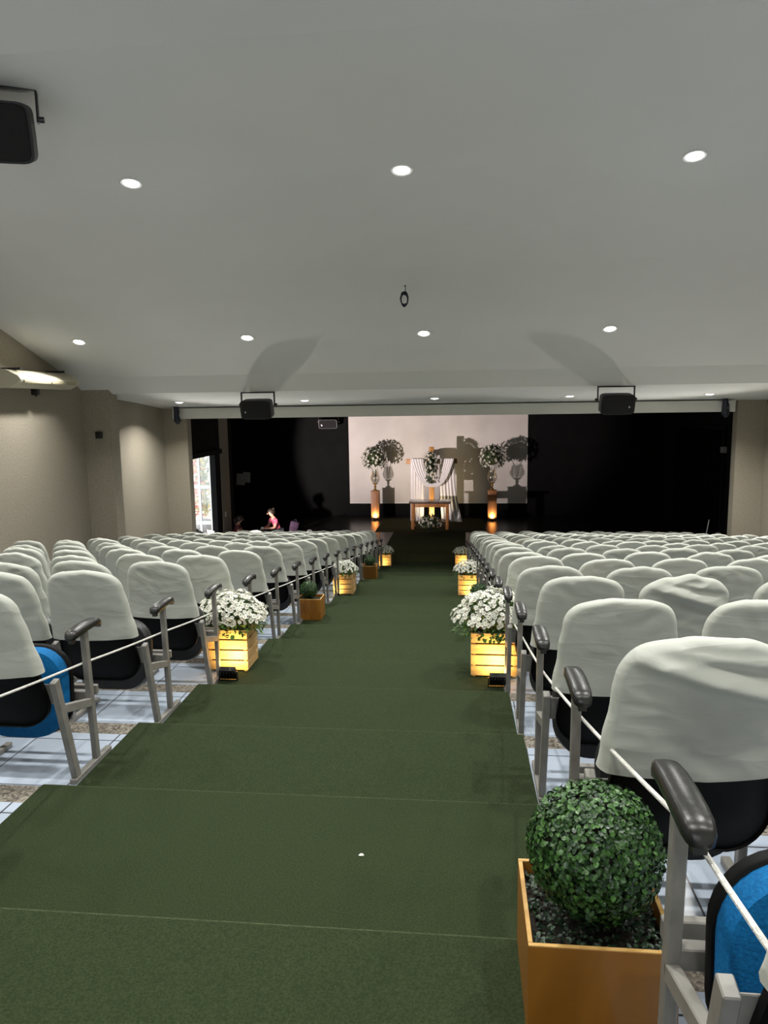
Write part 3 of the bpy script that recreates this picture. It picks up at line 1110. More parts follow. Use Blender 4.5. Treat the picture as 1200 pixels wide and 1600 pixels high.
def pad_mesh(name, P, y0, y1, mats, lean, zref, bow=0.0, rim=0.02, mi_back=0, mi_rim=0, mi_front=0):
    """a cushion or shell: closed outline P in x-z, between y0 and y1, with soft edges, leaning"""
    mb = MB()
    cx = sum(p[0] for p in P) / len(P)
    cz = sum(p[1] for p in P) / len(P)
    n = len(P)
    rings = [(0.0, y0), (0.55, y0), (1 - rim * 1.2, y0 + 0.004), (1.0, y0 + rim), (1.0, y1 - rim), (1 - rim * 1.2, y1 - 0.004), (0.55, y1), (0.0, y1)]
    tn = math.tan(lean)

    def T(x, y, z):
        return (x, y + bow * (x / 0.25) ** 2 - (z - zref) * tn, z)
    ids = []
    for s, y in rings:
        if s == 0.0:
            ids.append([len(mb.v)])
            mb.v.append(T(cx, y, cz))
        else:
            ids.append(list(range(len(mb.v), len(mb.v) + n)))
            for x, z in P:
                mb.v.append(T(cx + (x - cx) * s, y, cz + (z - cz) * s))
    for a in range(len(rings) - 1):
        A, B = ids[a], ids[a + 1]
        m_ = mi_back if a < 2 else (mi_front if a > 4 else mi_rim)
        for k in range(n):
            k2 = (k + 1) % n
            if len(A) == 1:
                mb.f.append((A[0], B[k2], B[k]))
            elif len(B) == 1:
                mb.f.append((A[k], A[k2], B[0]))
            else:
                mb.f.append((A[k], A[k2], B[k2], B[k]))
            mb.mi.append(m_)
    return mb.mesh(name, mats, smooth=True, ang=60)


def ro(hw_b, hw_t, zb, zt, rb, rt, n=8):
    """closed rounded outline"""
    P = []
    for (cx, cz, r, a0) in ((hw_t - rt, zt - rt, rt, 0), (-(hw_t - rt), zt - rt, rt, 90), (-(hw_b - rb), zb + rb, rb, 180), (hw_b - rb, zb + rb, rb, 270)):
        for i in range(n + 1):
            a = math.radians(a0 + 90 * i / n)
            P.append((cx + r * math.cos(a), cz + r * math.sin(a)))
    return P


BACK = pad_mesh('backrest', ro(0.240, 0.200, 0.33, 1.00, 0.12, 0.12), -0.008, 0.008, [M['shell']], LEAN, 0.3, bow=0.05)
SEAT_OUT = ro(0.232, 0.232, 0.20, 0.645, 0.16, 0.15)
SEAT_BLACK = pad_mesh('seat', SEAT_OUT, -0.045, 0.05, [M['leather']], math.radians(-4), 0.3, rim=0.035)
SEAT_BLUE = pad_mesh('seat', SEAT_OUT, -0.05, 0.035, [M['blue']], math.radians(-4), 0.3, rim=0.03)
SEAT_PAN = pad_mesh('seat_pan', ro(0.238, 0.238, 0.194, 0.651, 0.163, 0.153), 0.012, 0.052, [M['shell']], math.radians(-4), 0.3, rim=0.01)
SEAT_Y = 0.40


def arm_mesh():
    mb = MB()
    n = 12
    # along y, rounded top, both ends rolled down
    ys = [0.362, 0.367, 0.378, 0.398, 0.44, 0.50, 0.57, 0.612, 0.636, 0.648, 0.653]
    top = [0.690, 0.704, 0.714, 0.720, 0.724, 0.726, 0.724, 0.720, 0.712, 0.700, 0.684]
    bot = [0.676, 0.672, 0.672, 0.674, 0.678, 0.682, 0.682, 0.676, 0.664, 0.658, 0.660]
    hw = [0.014, 0.024, 0.029, 0.032, 0.033, 0.033, 0.032, 0.030, 0.027, 0.022, 0.013]
    vs, fs = [], []
    for y, t, b_, w in zip(ys, top, bot, hw):
        for k in range(n):
            a = 2 * math.pi * k / n
            ca, sa = math.cos(a), math.sin(a)
            e = 0.55
            vs.append((w * math.copysign(abs(ca) ** e, ca), y, (t + b_) / 2 + (t - b_) / 2 * math.copysign(abs(sa) ** e, sa)))
    for i in range(len(ys) - 1):
        for k in range(n):
            k2 = (k + 1) % n
            fs.append((i * n + k, (i + 1) * n + k, (i + 1) * n + k2, i * n + k2))
    fs.append(tuple(range(n)))
    fs.append(tuple((len(ys) - 1) * n + k for k in reversed(range(n))))
    mb.add(vs, fs)
    mb.box((-0.013, 0.376, 0.655), (0.013, 0.402, 0.682))
    return mb.mesh('armrest', M['armrest'], smooth=True, ang=50)


ARM = arm_mesh()
ARM.transform(Matrix.Translation((0, -0.005, 0.032)))
TW = 0.03


def fm(name, fn, bevel=0.003):
    b = MB()
    fn(b)
    return b.mesh(name, M['frame'], bevel=bevel, segs=1)


LEG_R = fm('leg', lambda b: b.bar((0, 0.335, 0.015), (0, 0.205, 0.565), TW, 0.046))
LEG_F = fm('leg', lambda b: b.bar((0, 0.535, 0.02), (0, 0.50, 0.712), TW, 0.036))
FOOT = fm('foot_bar', lambda b: b.box((-0.017, 0.295, 0.0), (0.017, 0.67, 0.028)))
SIDE = fm('side_rail', lambda b: b.bar((0, 0.262, 0.405), (0, 0.512, 0.335), TW, 0.042))


def mk_plate(sgn):
    b = MB()
    b.box((sgn * 0.015, 0.225, 0.435) if sgn > 0 else (sgn * 0.10, 0.225, 0.435), (sgn * 0.10, 0.231, 0.545) if sgn > 0 else (sgn * 0.015, 0.231, 0.545), rot=Matrix.Rotation(math.radians(13), 3, 'X'))
    return b.mesh('bracket', M['frame'], bevel=0.002, segs=1)


def mk_bolt(sgn, z):
    b = MB()
    y = 0.228 - (z - 0.49) * 0.23
    b.tube([(sgn * 0.075, y - 0.011, z), (sgn * 0.075, y, z)], 0.009, 10)
    return b.mesh('bolt', M['bolt'], smooth=True)


def mk_beam(sgn):
    b = MB()
    x0, x1 = (0.0, PITCHX) if sgn > 0 else (-PITCHX, 0.0)
    b.box((x0, 0.500, 0.345), (x1, 0.535, 0.395))
    b.box((x0, 0.585, 0.345), (x1, 0.610, 0.395))
    return b.mesh('cross_beam', M['frame'], bevel=0.003, segs=1)


def mk_frame(sgn):
    """the same frame as one piece, for seats inside a row"""
    b = MB()
    b.bar((0, 0.335, 0.0), (0, 0.205, 0.565), TW, 0.046)
    b.bar((0, 0.535, 0.0), (0, 0.50, 0.712), TW, 0.036)
    b.box((-0.017, 0.295, 0.0), (0.017, 0.67, 0.028))
    b.bar((0, 0.262, 0.405), (0, 0.512, 0.335), TW, 0.042)
    x0, x1 = (0.0, PITCHX) if sgn > 0 else (-PITCHX, 0.0)
    b.box((x0, 0.500, 0.345), (x1, 0.535, 0.395))
    b.box((min(sgn * .015, sgn * .1), 0.225, 0.435), (max(sgn * .015, sgn * .1), 0.231, 0.545), rot=Matrix.Rotation(math.radians(13), 3, 'X'))
    return b.mesh('frame', M['frame'])


FR = {s: dict(plate=mk_plate(s), bolts=[mk_bolt(s, 0.515), mk_bolt(s, 0.465)], beam=mk_beam(s), frame=mk_frame(s)) for s in (-1, 1)}
BACK_Y = 0.115          # the backrest's foot, forward from the step behind


def chair(sgn, x, y, z, detailed, cover, blue, label, group, rnd, loose=0.0):
    """sgn +1: seat lies to +x of its aisle-side frame"""
    o = thing('auditorium_chair', label, 'chair', (x, y, z), 0, group)
    cx = sgn * PITCHX / 2
    if detailed:
        link('leg', LEG_R, o)
        link('leg', LEG_F, o)
        link('foot_bar', FOOT, o)
        link('side_rail', SIDE, o)
        pl = link('bracket', FR[sgn]['plate'], o)
        for bm_ in FR[sgn]['bolts']:
            link('bolt', bm_, pl)
        link('cross_beam', FR[sgn]['beam'], o)
    else:
        link('frame', FR[sgn]['frame'], o)
    link('armrest', ARM, o)
    link('backrest', BACK, o, (cx, BACK_Y + 0.10, 0))
    c = link('cover', cover, o, (cx + rnd.uniform(-0.006, 0.006), BACK_Y + 0.10, rnd.uniform(-0.008, 0.008)))
    c.scale = (rnd.choice((-1, 1)) if not loose else 1, 1, 1)
    c.rotation_euler = (rnd.uniform(-0.02, 0.02), rnd.uniform(-0.02, 0.02), rnd.uniform(-0.03, 0.03))
    if sgn > 0 and y < 1.0:
        c.location.x += 0.03
        c.location.z -= 0.025
    st = link('seat', SEAT_BLUE if blue else SEAT_BLACK, o, (cx, SEAT_Y, rnd.uniform(-0.01, 0.01)))
    if blue:
        st['label'] = 'blue fabric seat, folded up'
        link('seat_pan', SEAT_PAN, st)
    return o


def project(p):
    d = Vector((p[0], p[1], p[2] - ZC))
    w = d.dot(FW)
    return 600 + FPX * d.dot(RX) / w, 800 - FPX * d.dot(UX) / w, w


BLUE = {('R', 0, 0), ('R', 0, 1), ('L', 2, 0), ('L', 2, 1)}
LOOSE = {('R', 1, 0): COVER_LOOSE, ('R', 3, 1): COVER_LOOSE2}
rc = random.Random(5)
NCH = 0
for side, sgn in (('L', -1), ('R', 1)):
    for k in range(0, 18):
        ym = Ys(k) + 0.5
        x0 = LX(ym) if side == 'L' else RXX(ym) + (0.035 if k == 0 else 0)
        wall = (-6.42 if side == 'L' else 5.92) if k < 15 else (-5.95 if side == 'L' else 5.40)
        for i in range(12):
            x = x0 + sgn * PITCHX * i
            xe = x + sgn * PITCHX
            if (side == 'L' and xe < wall) or (side == 'R' and xe > wall):
                break
            vis = False
            for px in (x, xe):
                for pz in (0.1, 1.05):
                    u, v, w = project((px, Ys(k) + 0.3, Fz(k) + pz))
                    if w > 0.3 and -160 < u < 1360 and v < 1700:
                        vis = True
            if not vis and not (i == 0 and k >= 1):
                continue
            blue = (side, k, i) in BLUE
            cov = LOOSE.get((side, k, i)) or rc.choice(COVERS)
            row = nth[17 - k]
            seat = 'beside the aisle' if i == 0 else nth[i] + ' from the aisle'
            blk = 'left block' if side == 'L' else 'right block'
            if blue:
                lab = f'white-covered chair with blue seat, {blk}, {row} row from the stage, {seat}'
            elif (side, k, i) in LOOSE:
                lab = f'chair with loose sagging cover, {blk}, {row} row from the stage, {seat}'
            else:
                lab = f'white-covered auditorium chair, {blk}, {row} row from the stage, {seat}'
            chair(sgn, x, Ys(k), Fz(k), i == 0 or (k < 5 and i < 3), cov, blue, lab, f'white-covered chairs in the {blk}', rc, loose=1.0 if (side, k, i) in LOOSE else 0)
            NCH += 1
print('chairs', NCH)

# ropes along both aisle sides, tied from frame to frame
def rope(label, pts):
    mb = MB()
    out = []
    for a, b in zip(pts, pts[1:]):
        a, b = Vector(a), Vector(b)
        for i in range(6):
            t = i / 6
            p = a.lerp(b, t)
            p.z -= 0.004 * math.sin(math.pi * t)
            out.append(p)
    out.append(Vector(pts[-1]))
    mb.tube(out, 0.0058, 7)
    tag(mb.build('rope', M['rope'], smooth=True), label, 'rope')


lp, rp = [], []
for k in range(1, 18):
    y = Ys(k) + 0.515
    lp.append((LX(Ys(k) + 0.5) - 0.0228, y, Fz(k) + 0.540))
for k in range(0, 18):
    y = Ys(k) + 0.515
    h = 0.655 if k == 0 else (0.60 if k == 1 else 0.540)
    rp.append((RXX(Ys(k) + 0.5) + 0.0228 + (0.035 if k == 0 else 0), y, Fz(k) + h))
lp.insert(0, (lp[0][0], lp[0][1] - 0.25, lp[0][2] - 0.12))
rp.insert(0, (rp[0][0], 0.92, Fz(0) + 0.72))
rope('thin white rope strung along the chair frames on the left of the aisle', lp)
rope('thin white rope strung along the chair frames on the right of the aisle', rp)


# ------------------------------------------------------------------ boxwood planters
def leaf_dir(rnd, n, tilt=0.9):
    t = Vector((rnd.gauss(0, 1), rnd.gauss(0, 1), rnd.gauss(0, 1)))
    t = (t - n * t.dot(n)).normalized()
    return (t * tilt + n * rnd.uniform(0.15, 0.9)).normalized()


def box_planter(x, y, z, w, h, dpt, ball_r, nleaf, lsize, label, seed, moss=600, ball_off=(0, 0), bz=None):
    """x: left side, y: near side"""
    rnd = random.Random(seed)
    o = thing('boxwood_planter', label, 'planter', (x, y, z), 0, 'boxwood balls along the aisle')
    t = 0.012
    for nm, lo, hi in (('front_board', (0, 0, 0), (w, t, h)), ('back_board', (0, dpt - t, 0), (w, dpt, h)), ('side_board', (0, t, 0), (t, dpt - t, h)), ('side_board', (w - t, t, 0), (w, dpt - t, h))):
        mb = MB()
        mb.box(lo, hi)
        bo = mb.build(nm, M['plywood'], o, bevel=0.0015, segs=1)
        mb = MB()
        mb.box((lo[0] + .0008, lo[1] + .0008, h - 0.001), (hi[0] - .0008, hi[1] - .0008, h + 0.0012))
        mb.build('rim', M['plyedge'], bo)
    mb = MB()
    mb.box((t, t, 0.01), (w - t, dpt - t, h - 0.045))
    mb.build('soil', M['soil'], o)
    # low leaf bed
    mb = MB()
    for _ in range(moss):
        n = Vector((rnd.uniform(-.4, .4), rnd.uniform(-.4, .4), 1)).normalized()
        p = (rnd.uniform(t + .008, w - t - .008), rnd.uniform(t + .008, dpt - t - .008), h - 0.042 + rnd.uniform(0, 0.026))
        mb.leaf(p, leaf_dir(rnd, n), n, lsize * rnd.uniform(0.7, 1.1), lsize * 0.75, curl=0.2)
    mo = mb.build('leaf_bed', M['moss_leaf'], o)
    mo['kind'] = 'stuff'
    c = Vector((w / 2 + ball_off[0], dpt / 2 + ball_off[1], bz if bz is not None else h + ball_r * 0.72))
    mb = MB()
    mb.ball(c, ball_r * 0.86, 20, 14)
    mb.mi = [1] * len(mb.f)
    N = nleaf
    for i in range(N):
        zz = 1 - 2 * (i + 0.5) / N
        a = i * 2.399963
        rr = math.sqrt(max(0, 1 - zz * zz))
        n = Vector((rr * math.cos(a), rr * math.sin(a), zz))
        n = (n + Vector((rnd.gauss(0, .05), rnd.gauss(0, .05), rnd.gauss(0, .05)))).normalized()
        r = ball_r * rnd.uniform(0.84, 1.0) * (1 + 0.035 * noise.noise(n * 3.1))
        d = leaf_dir(rnd, n)
        mb.leaf(c + n * r, d, n, lsize * rnd.uniform(0.75, 1.25), lsize * rnd.uniform(0.65, 0.95), curl=rnd.uniform(0.05, 0.35))
    mb.build('leaf_ball', [M['box_leaf'], M['soil']], o)
    return o


box_planter(0.150, 1.605, Fz(0) + 0.0085, 0.345, 0.245, 0.34, 0.165, 6500, 0.0145, 'large clipped boxwood ball in a wooden box at the near end of the right seats', 31, moss=900, ball_off=(0.004, 0.0), bz=0.245 + 0.146)
yk = Ys(7) + 0.675
box_planter(LX(yk) - 0.05, yk, Fz(7) + 0.0085, 0.29, 0.255, 0.27, 0.108, 1300, 0.016, 'boxwood ball in a plain wooden box between two lit flower crates on the left', 32, moss=260, ball_off=(-0.03, 0.02), bz=0.255 + 0.085)
yk = Ys(13) + 0.675
box_planter(LX(yk) - 0.02, yk, Fz(13) + 0.0085, 0.29, 0.265, 0.27, 0.115, 900, 0.018, 'dark boxwood ball in a wooden box far down the left side of the aisle', 33, moss=160, bz=0.265 + 0.095)
yk = Ys(7) + 0.675
box_planter(RXX(yk) - 0.23, yk, Fz(7) + 0.0085, 0.29, 0.255, 0.27, 0.108, 1300, 0.016, 'dark boxwood ball half hidden behind the lit flower crate on the right', 34, moss=200, bz=0.255 + 0.085, ball_off=(0.0, 0.0))

# ------------------------------------------------------------------ slatted crates with white flowers, and their floods
def head_mesh(R=0.024, seed=0):
    rnd = random.Random(seed)
    mb = MB()
    n = 11
    for i in range(n):
        a = 2 * math.pi * i / n + rnd.uniform(-.1, .1)
        d = Vector((math.cos(a), math.sin(a), rnd.uniform(0.1, 0.45))).normalized()
        s = Vector((-math.sin(a), math.cos(a), 0))
        w = R * 0.27
        L = R * rnd.uniform(0.9, 1.05)
        up = Vector((0, 0, 1))
        p = [d * R * 0.12, d * L * 0.55 + s * w, d * L - up * R * 0.12, d * L * 0.55 - s * w]
        mb.add(p, [(0, 1, 2, 3)], 0)
    mb.lathe([(R * 0.24, 0.0), (R * 0.22, R * 0.12), (0.0, R * 0.2)], seg=7, mi=1)
    return mb


HEADS = [head_mesh(0.0225, i) for i in range(3)]
HEAD_ME = [h.mesh('flower_head', [M['petal'], M['heart']]) for h in HEADS]


def flood(o_name, loc, rz, label, aim, energy, color, size=0.13, tilt=0.75):
    """small LED flood on a bracket: loc is on the floor, +y local is where it shines"""
    o = thing(o_name, label, 'floodlight', loc, rz, 'floodlights on the floor')
    w, h, d = size, size * 0.78, size * 0.32
    R = Matrix.Rotation(tilt, 3, 'X')
    c = Vector((0, 0, h * 0.62))
    mb = MB()
    mb.box((c.x - w / 2, -d / 2, c.z - h / 2), (c.x + w / 2, d / 2, c.z + h / 2), rot=R, about=c)
    for i in range(5):
        x = -w * 0.36 + i * w * 0.18
        mb.box((x - 0.003, -d / 2 - 0.014, c.z - h * 0.38), (x + 0.003, -d / 2, c.z + h * 0.38), rot=R, about=c)
    mb.build('housing', M['blackplastic'], o)
    mb = MB()
    mb.box((-w * 0.42, d / 2 - 0.002, c.z - h * 0.4), (w * 0.42, d / 2 + 0.003, c.z + h * 0.4), rot=R, about=c)
    mb.build('lens', M['floodlens'], o)
    mb = MB()
    mb.box((-w / 2 - 0.012, -0.012, 0.0), (w / 2 + 0.012, 0.012, 0.006))
    for s in (-1, 1):
        mb.box((s * (w / 2 + 0.008) - 0.004, -0.012, 0.0), (s * (w / 2 + 0.008) + 0.004, 0.012, c.z + 0.012))
    mb.build('bracket', M['blackplastic'], o)
    p = c + R @ Vector((0, d / 2 + 0.012, 0))
    ld = bpy.data.lights.new('flood_lamp', 'AREA')
    ld.shape = 'RECTANGLE'
    ld.size = w * 0.8
    ld.size_y = h * 0.75
    ld.energy = energy
    ld.color = color
    ld.spread = math.radians(130)
    lo = link('flood_lamp', ld, o, p)
    lo.rotation_euler = ((R @ Vector((0, 1, 0))).to_track_quat('-Z', 'Y')).to_euler()
    return o


def flower_crate(x, y, z, w, h, dpt, label, seed, nhead, mound, nleaf, nparts=100):
    rnd = random.Random(seed)
    o = thing('flower_crate', label, 'flower crate', (x, y, z), 0, 'lit crates of white flowers')
    t = 0.012
    ns = 4
    gap = 0.012
    sh = (h - 0.012 - gap * (ns - 1)) / ns
    sides = (('front_panel', 0), ('back_panel', 1), ('side_panel', 2), ('side_panel', 3))
    for nm, q in sides:
        mb = MB()
        for i in range(ns):
            z0 = 0.012 + i * (sh + gap)
            z1 = z0 + sh
            if q == 0:
                mb.box((0, 0, z0), (w, t, z1))
            elif q == 1:
                mb.box((0, dpt - t, z0), (w, dpt, z1))
            elif q == 2:
                mb.box((0, t + .001, z0), (t, dpt - t - .001, z1))
            else:
                mb.box((w - t, t + .001, z0), (w, dpt - t - .001, z1))
        mb.build(nm, M['crate'], o, bevel=0.0015, segs=1)
    for cx in (t, w - t - 0.025):
        for cy in (t, dpt - t - 0.025):
            mb = MB()
            mb.box((cx + .0005, cy + .0005, 0.0), (cx + 0.025, cy + 0.025, h - 0.004))
            mb.build('corner_post', M['crate'], o)
    mb = MB()
    mb.box((t + .002, t + .002, 0.02), (w - t - .002, dpt - t - .002, h - 0.05))
    mb.build('soil', M['soil'], o)
    c = Vector((w / 2, dpt / 2, h - 0.02))
    a_, b_, H = mound
    # leaves: a skirt below the flowers and between them
    mb = MB()
    for _ in range(nleaf):
        th = rnd.uniform(0, 2 * math.pi)
        ph = rnd.uniform(-0.10, 1.0) ** 1 * 1.1
        rr = rnd.uniform(0.55, 0.95)
        n = Vector((math.cos(th) * math.cos(ph), math.sin(th) * math.cos(ph), math.sin(ph)))
        p = c + Vector((n.x * a_ * rr, n.y * b_ * rr, max(-0.01, n.z * H * rr)))
        d = (n + Vector((rnd.gauss(0, .5), rnd.gauss(0, .5), rnd.gauss(0, .5)))).normalized()
        mb.leaf(p, d, (0, 0, 1), rnd.uniform(0.035, 0.06), rnd.uniform(0.016, 0.026), curl=rnd.uniform(0, 0.5))
    lv = mb.build('leaves', M['leaf'], o)
    mb = MB()
    for _ in range(26):
        th = rnd.uniform(0, 2 * math.pi)
        e = rnd.uniform(0.3, 0.85)
        p = Vector((math.cos(th) * a_ * e, math.sin(th) * b_ * e, H * 0.75 * math.sqrt(max(0.05, 1 - e * e))))
        mb.tube([c + Vector((p.x * 0.2, p.y * 0.2, -0.02)), c + p * 0.6 + Vector((0, 0, 0.02)), c + p], 0.0025, 4)
    mb.build('stems', M['leaf'], o)
    # flower heads all over a dome
    pts = []
    for i in range(nhead):
        u = (i + 0.5) / nhead
        zz = 1 - u * 0.74
        a = i * 2.399963 + rnd.uniform(-.15, .15)
        rr = math.sqrt(max(0, 1 - zz * zz))
        n = Vector((rr * math.cos(a), rr * math.sin(a), zz))
        lump = 1 + 0.16 * noise.noise(n * 2.2 + Vector((seed, 0, 0))) + rnd.gauss(0, 0.03)
        p = c + Vector((n.x * a_ * lump, n.y * b_ * lump, n.z * H * lump + 0.02))
        nn = Vector((n.x / a_, n.y / b_, n.z / H)).normalized()
        nn = (nn + Vector((rnd.gauss(0, .28), rnd.gauss(0, .28), rnd.gauss(0, .2) + 0.15))).normalized()
        pts.append((p, nn, rnd.uniform(0.8, 1.15), rnd.uniform(0, 6.28)))
    pts.sort(key=lambda q: q[0].y - 0.5 * q[0].z)
    for p, nn, sc_, tw in pts[:nparts]:
        ho = link('flower_head', rnd.choice(HEAD_ME), o, p)
        ho.rotation_euler = (nn.to_track_quat('Z', 'Y') @ Euler((0, 0, tw)).to_quaternion()).to_euler()
        ho.scale = (sc_,) * 3
    mb = MB()
    for p, nn, sc_, tw in pts[nparts:]:
        R = (nn.to_track_quat('Z', 'Y') @ Euler((0, 0, tw)).to_quaternion()).to_matrix()
        hm = rnd.choice(HEADS)
        base = len(mb.v)
        mb.v += [tuple(R @ (Vector(v) * sc_) + p) for v in hm.v]
        mb.f += [tuple(i + base for i in f) for f in hm.f]
        mb.mi += hm.mi
    if mb.v:
        st = mb.build('flower_heads', [M['petal'], M['heart']], o)
        st['kind'] = 'stuff'
    return o


WARM = (1.0, 0.70, 0.24)
CR = [('L', 4, 0.335, 0.34, (0.300, 0.26, 0.275), 480, 760, 'largest crate of white daisies on the left, lit by a floodlight at its foot'),
      ('L', 10, 0.33, 0.325, (0.235, 0.21, 0.20), 260, 300, 'brightly lit crate of white flowers halfway down the left side of the aisle'),
      ('L', 17, 0.31, 0.30, (0.225, 0.2, 0.20), 200, 200, 'small lit crate of white flowers nearest the stage on the left'),
      ('R', 4, 0.36, 0.35, (0.325, 0.27, 0.300), 540, 760, 'largest crate of white daisies on the right, with a black floodlight before it'),
      ('R', 10, 0.34, 0.335, (0.245, 0.21, 0.20), 260, 280, 'lit crate of white flowers halfway down the right side of the aisle'),
      ('R', 17, 0.31, 0.30, (0.215, 0.19, 0.18), 200, 180, 'small crate of white flowers nearest the stage on the right')]
FL = {('L', 4): 'black floodlight lighting the largest daisy crate on the left', ('L', 10): 'small black floodlight at the middle flower crate on the left', ('L', 17): 'small black floodlight at the flower crate nearest the stage, left side',
      ('R', 4): 'square black floodlight on the carpet before the largest right daisy crate', ('R', 10): 'small black floodlight at the middle flower crate on the right', ('R', 17): 'small black floodlight at the flower crate nearest the stage, right side'}
for i, (sd, k, w, h, mound, nh, nl, lab) in enumerate(CR):
    dpt = 0.30
    yk = Ys(k) + 0.68
    if sd == 'L':
        x = LX(yk) + 0.195 - w if k == 4 else LX(yk) + 0.22 - w
    else:
        x = (0.055 if k == 4 else RXX(yk) - 0.30)
    flower_crate(x, yk, Fz(k) + 0.0085, w, h, dpt, lab, 50 + i, nh, mound, nl, nparts=100 if k == 4 else 60)
    fx = x + (0.235 if sd == 'L' else 0.20) if k == 4 else (x + 0.10 if sd == 'L' else x + 0.24)
    fy = yk - (0.20 if k == 4 else 0.17)
    flood('floodlight', (fx, fy, Fz(k) + 0.009), 0.0, FL[(sd, k)], None, FLOOD_W if k == 4 else FLOOD_W * 1.0, WARM, size=0.125 if k == 4 else 0.07, tilt=0.55)

# pale petal lying on the carpet
q = ray(560, 1337)
q = q * ((Fz(1) + 0.009 - ZC) / q.z)
mb = MB()
mb.leaf((0, 0, 0.001), (1, 0.3, 0.05), (0, 0, 1), 0.022, 0.016, curl=0.1)
mb.leaf((0.004, 0.003, 0.003), (1, 0.1, 0.1), (0, 0, 1), 0.016, 0.012, curl=0.2)
tag(mb.build('fallen_petal', M['petal'], loc=(q.x, q.y, Fz(1) + 0.009)), 'single pale petal fallen on the green carpet', 'petal')

# ------------------------------------------------------------------ stage: pedestals, vases, roses, cross, drape, table
def rose_mesh(r, seed):
    rnd = random.Random(seed)
    mb = MB()
    # three whorls of cupped petals round a bud
    mb.ball((0, 0, r * 0.25), r * 0.45, 8, 6, sq=(1, 1, 1.1))
    for ring, (n, rad, lift) in enumerate(((4, 0.62, 0.55), (5, 0.9, 0.25))):
        for i in range(n):
            a = 2 * math.pi * (i + 0.5 * ring) / n + rnd.uniform(-.2, .2)
            d = Vector((math.cos(a), math.sin(a), 0))
            s = Vector((-math.sin(a), math.cos(a), 0))
            z0, z1 = -r * 0.25, r * (0.35 + lift * 0.4)
            w = r * 0.55
            p = [d * r * 0.2 + Vector((0, 0, z0)), d * r * rad * 0.8 + s * w + Vector((0, 0, 0)), d * r * rad + s * w * 0.6 + Vector((0, 0, z1)), d * r * rad * 1.05 + Vector((0, 0, z1 * 1.05)),
                 d * r * rad - s * w * 0.6 + Vector((0, 0, z1)), d * r * rad * 0.8 - s * w]
            mb.add(p, [(0, 1, 2, 3), (0, 3, 4, 5)])
    return mb.mesh('rose', M['rose'], smooth=True, ang=80)


ROSES = [rose_mesh(0.045, s) for s in range(3)]


def bouquet(o, c, rad, nroses, nleaf, seed, zlo=-0.6, lsize=0.085, rsize=1.0, only_front=False):
    rnd = random.Random(seed)
    c = Vector(c)
    mb = MB()
    for _ in range(nleaf):
        n = Vector((rnd.gauss(0, 1), rnd.gauss(0, 1), rnd.gauss(0, 1))).normalized()
        if n.z < zlo:
            n.z = -n.z
        if only_front and n.y > 0.3:
            n.y = -n.y
        p = c + Vector((n.x * rad[0], n.y * rad[1], n.z * rad[2])) * rnd.uniform(0.6, 0.92)
        d = (n + Vector((rnd.gauss(0, .45), rnd.gauss(0, .45), rnd.gauss(0, .45)))).normalized()
        mb.leaf(p, d, (0, 0, 1), lsize * rnd.uniform(0.8, 1.5), lsize * 0.42, curl=rnd.uniform(0, 0.4))
    mb.ball(c, 1.0, 12, 8, sq=(rad[0] * 0.6, rad[1] * 0.6, rad[2] * 0.6))
    mb.build('leaves', M['dark_leaf'], o)
    for i in range(nroses):
        zz = 1 - (1 - zlo) * (i + 0.5) / nroses
        a = i * 2.399963 + rnd.uniform(-.3, .3)
        rr = math.sqrt(max(0, 1 - zz * zz))
        n = Vector((rr * math.cos(a), rr * math.sin(a), zz))
        if only_front and n.y > 0.2:
            n.y = -n.y
        p = c + Vector((n.x * rad[0], n.y * rad[1], n.z * rad[2])) * rnd.uniform(0.88, 1.0)
        r_ = link('rose', rnd.choice(ROSES), o, p)
        r_.rotation_euler = (n + Vector((rnd.gauss(0, .2), rnd.gauss(0, .2), rnd.gauss(0, .2)))).to_track_quat('Z', 'Y').to_euler()
        r_.scale = (rsize * rnd.uniform(0.75, 1.1),) * 3


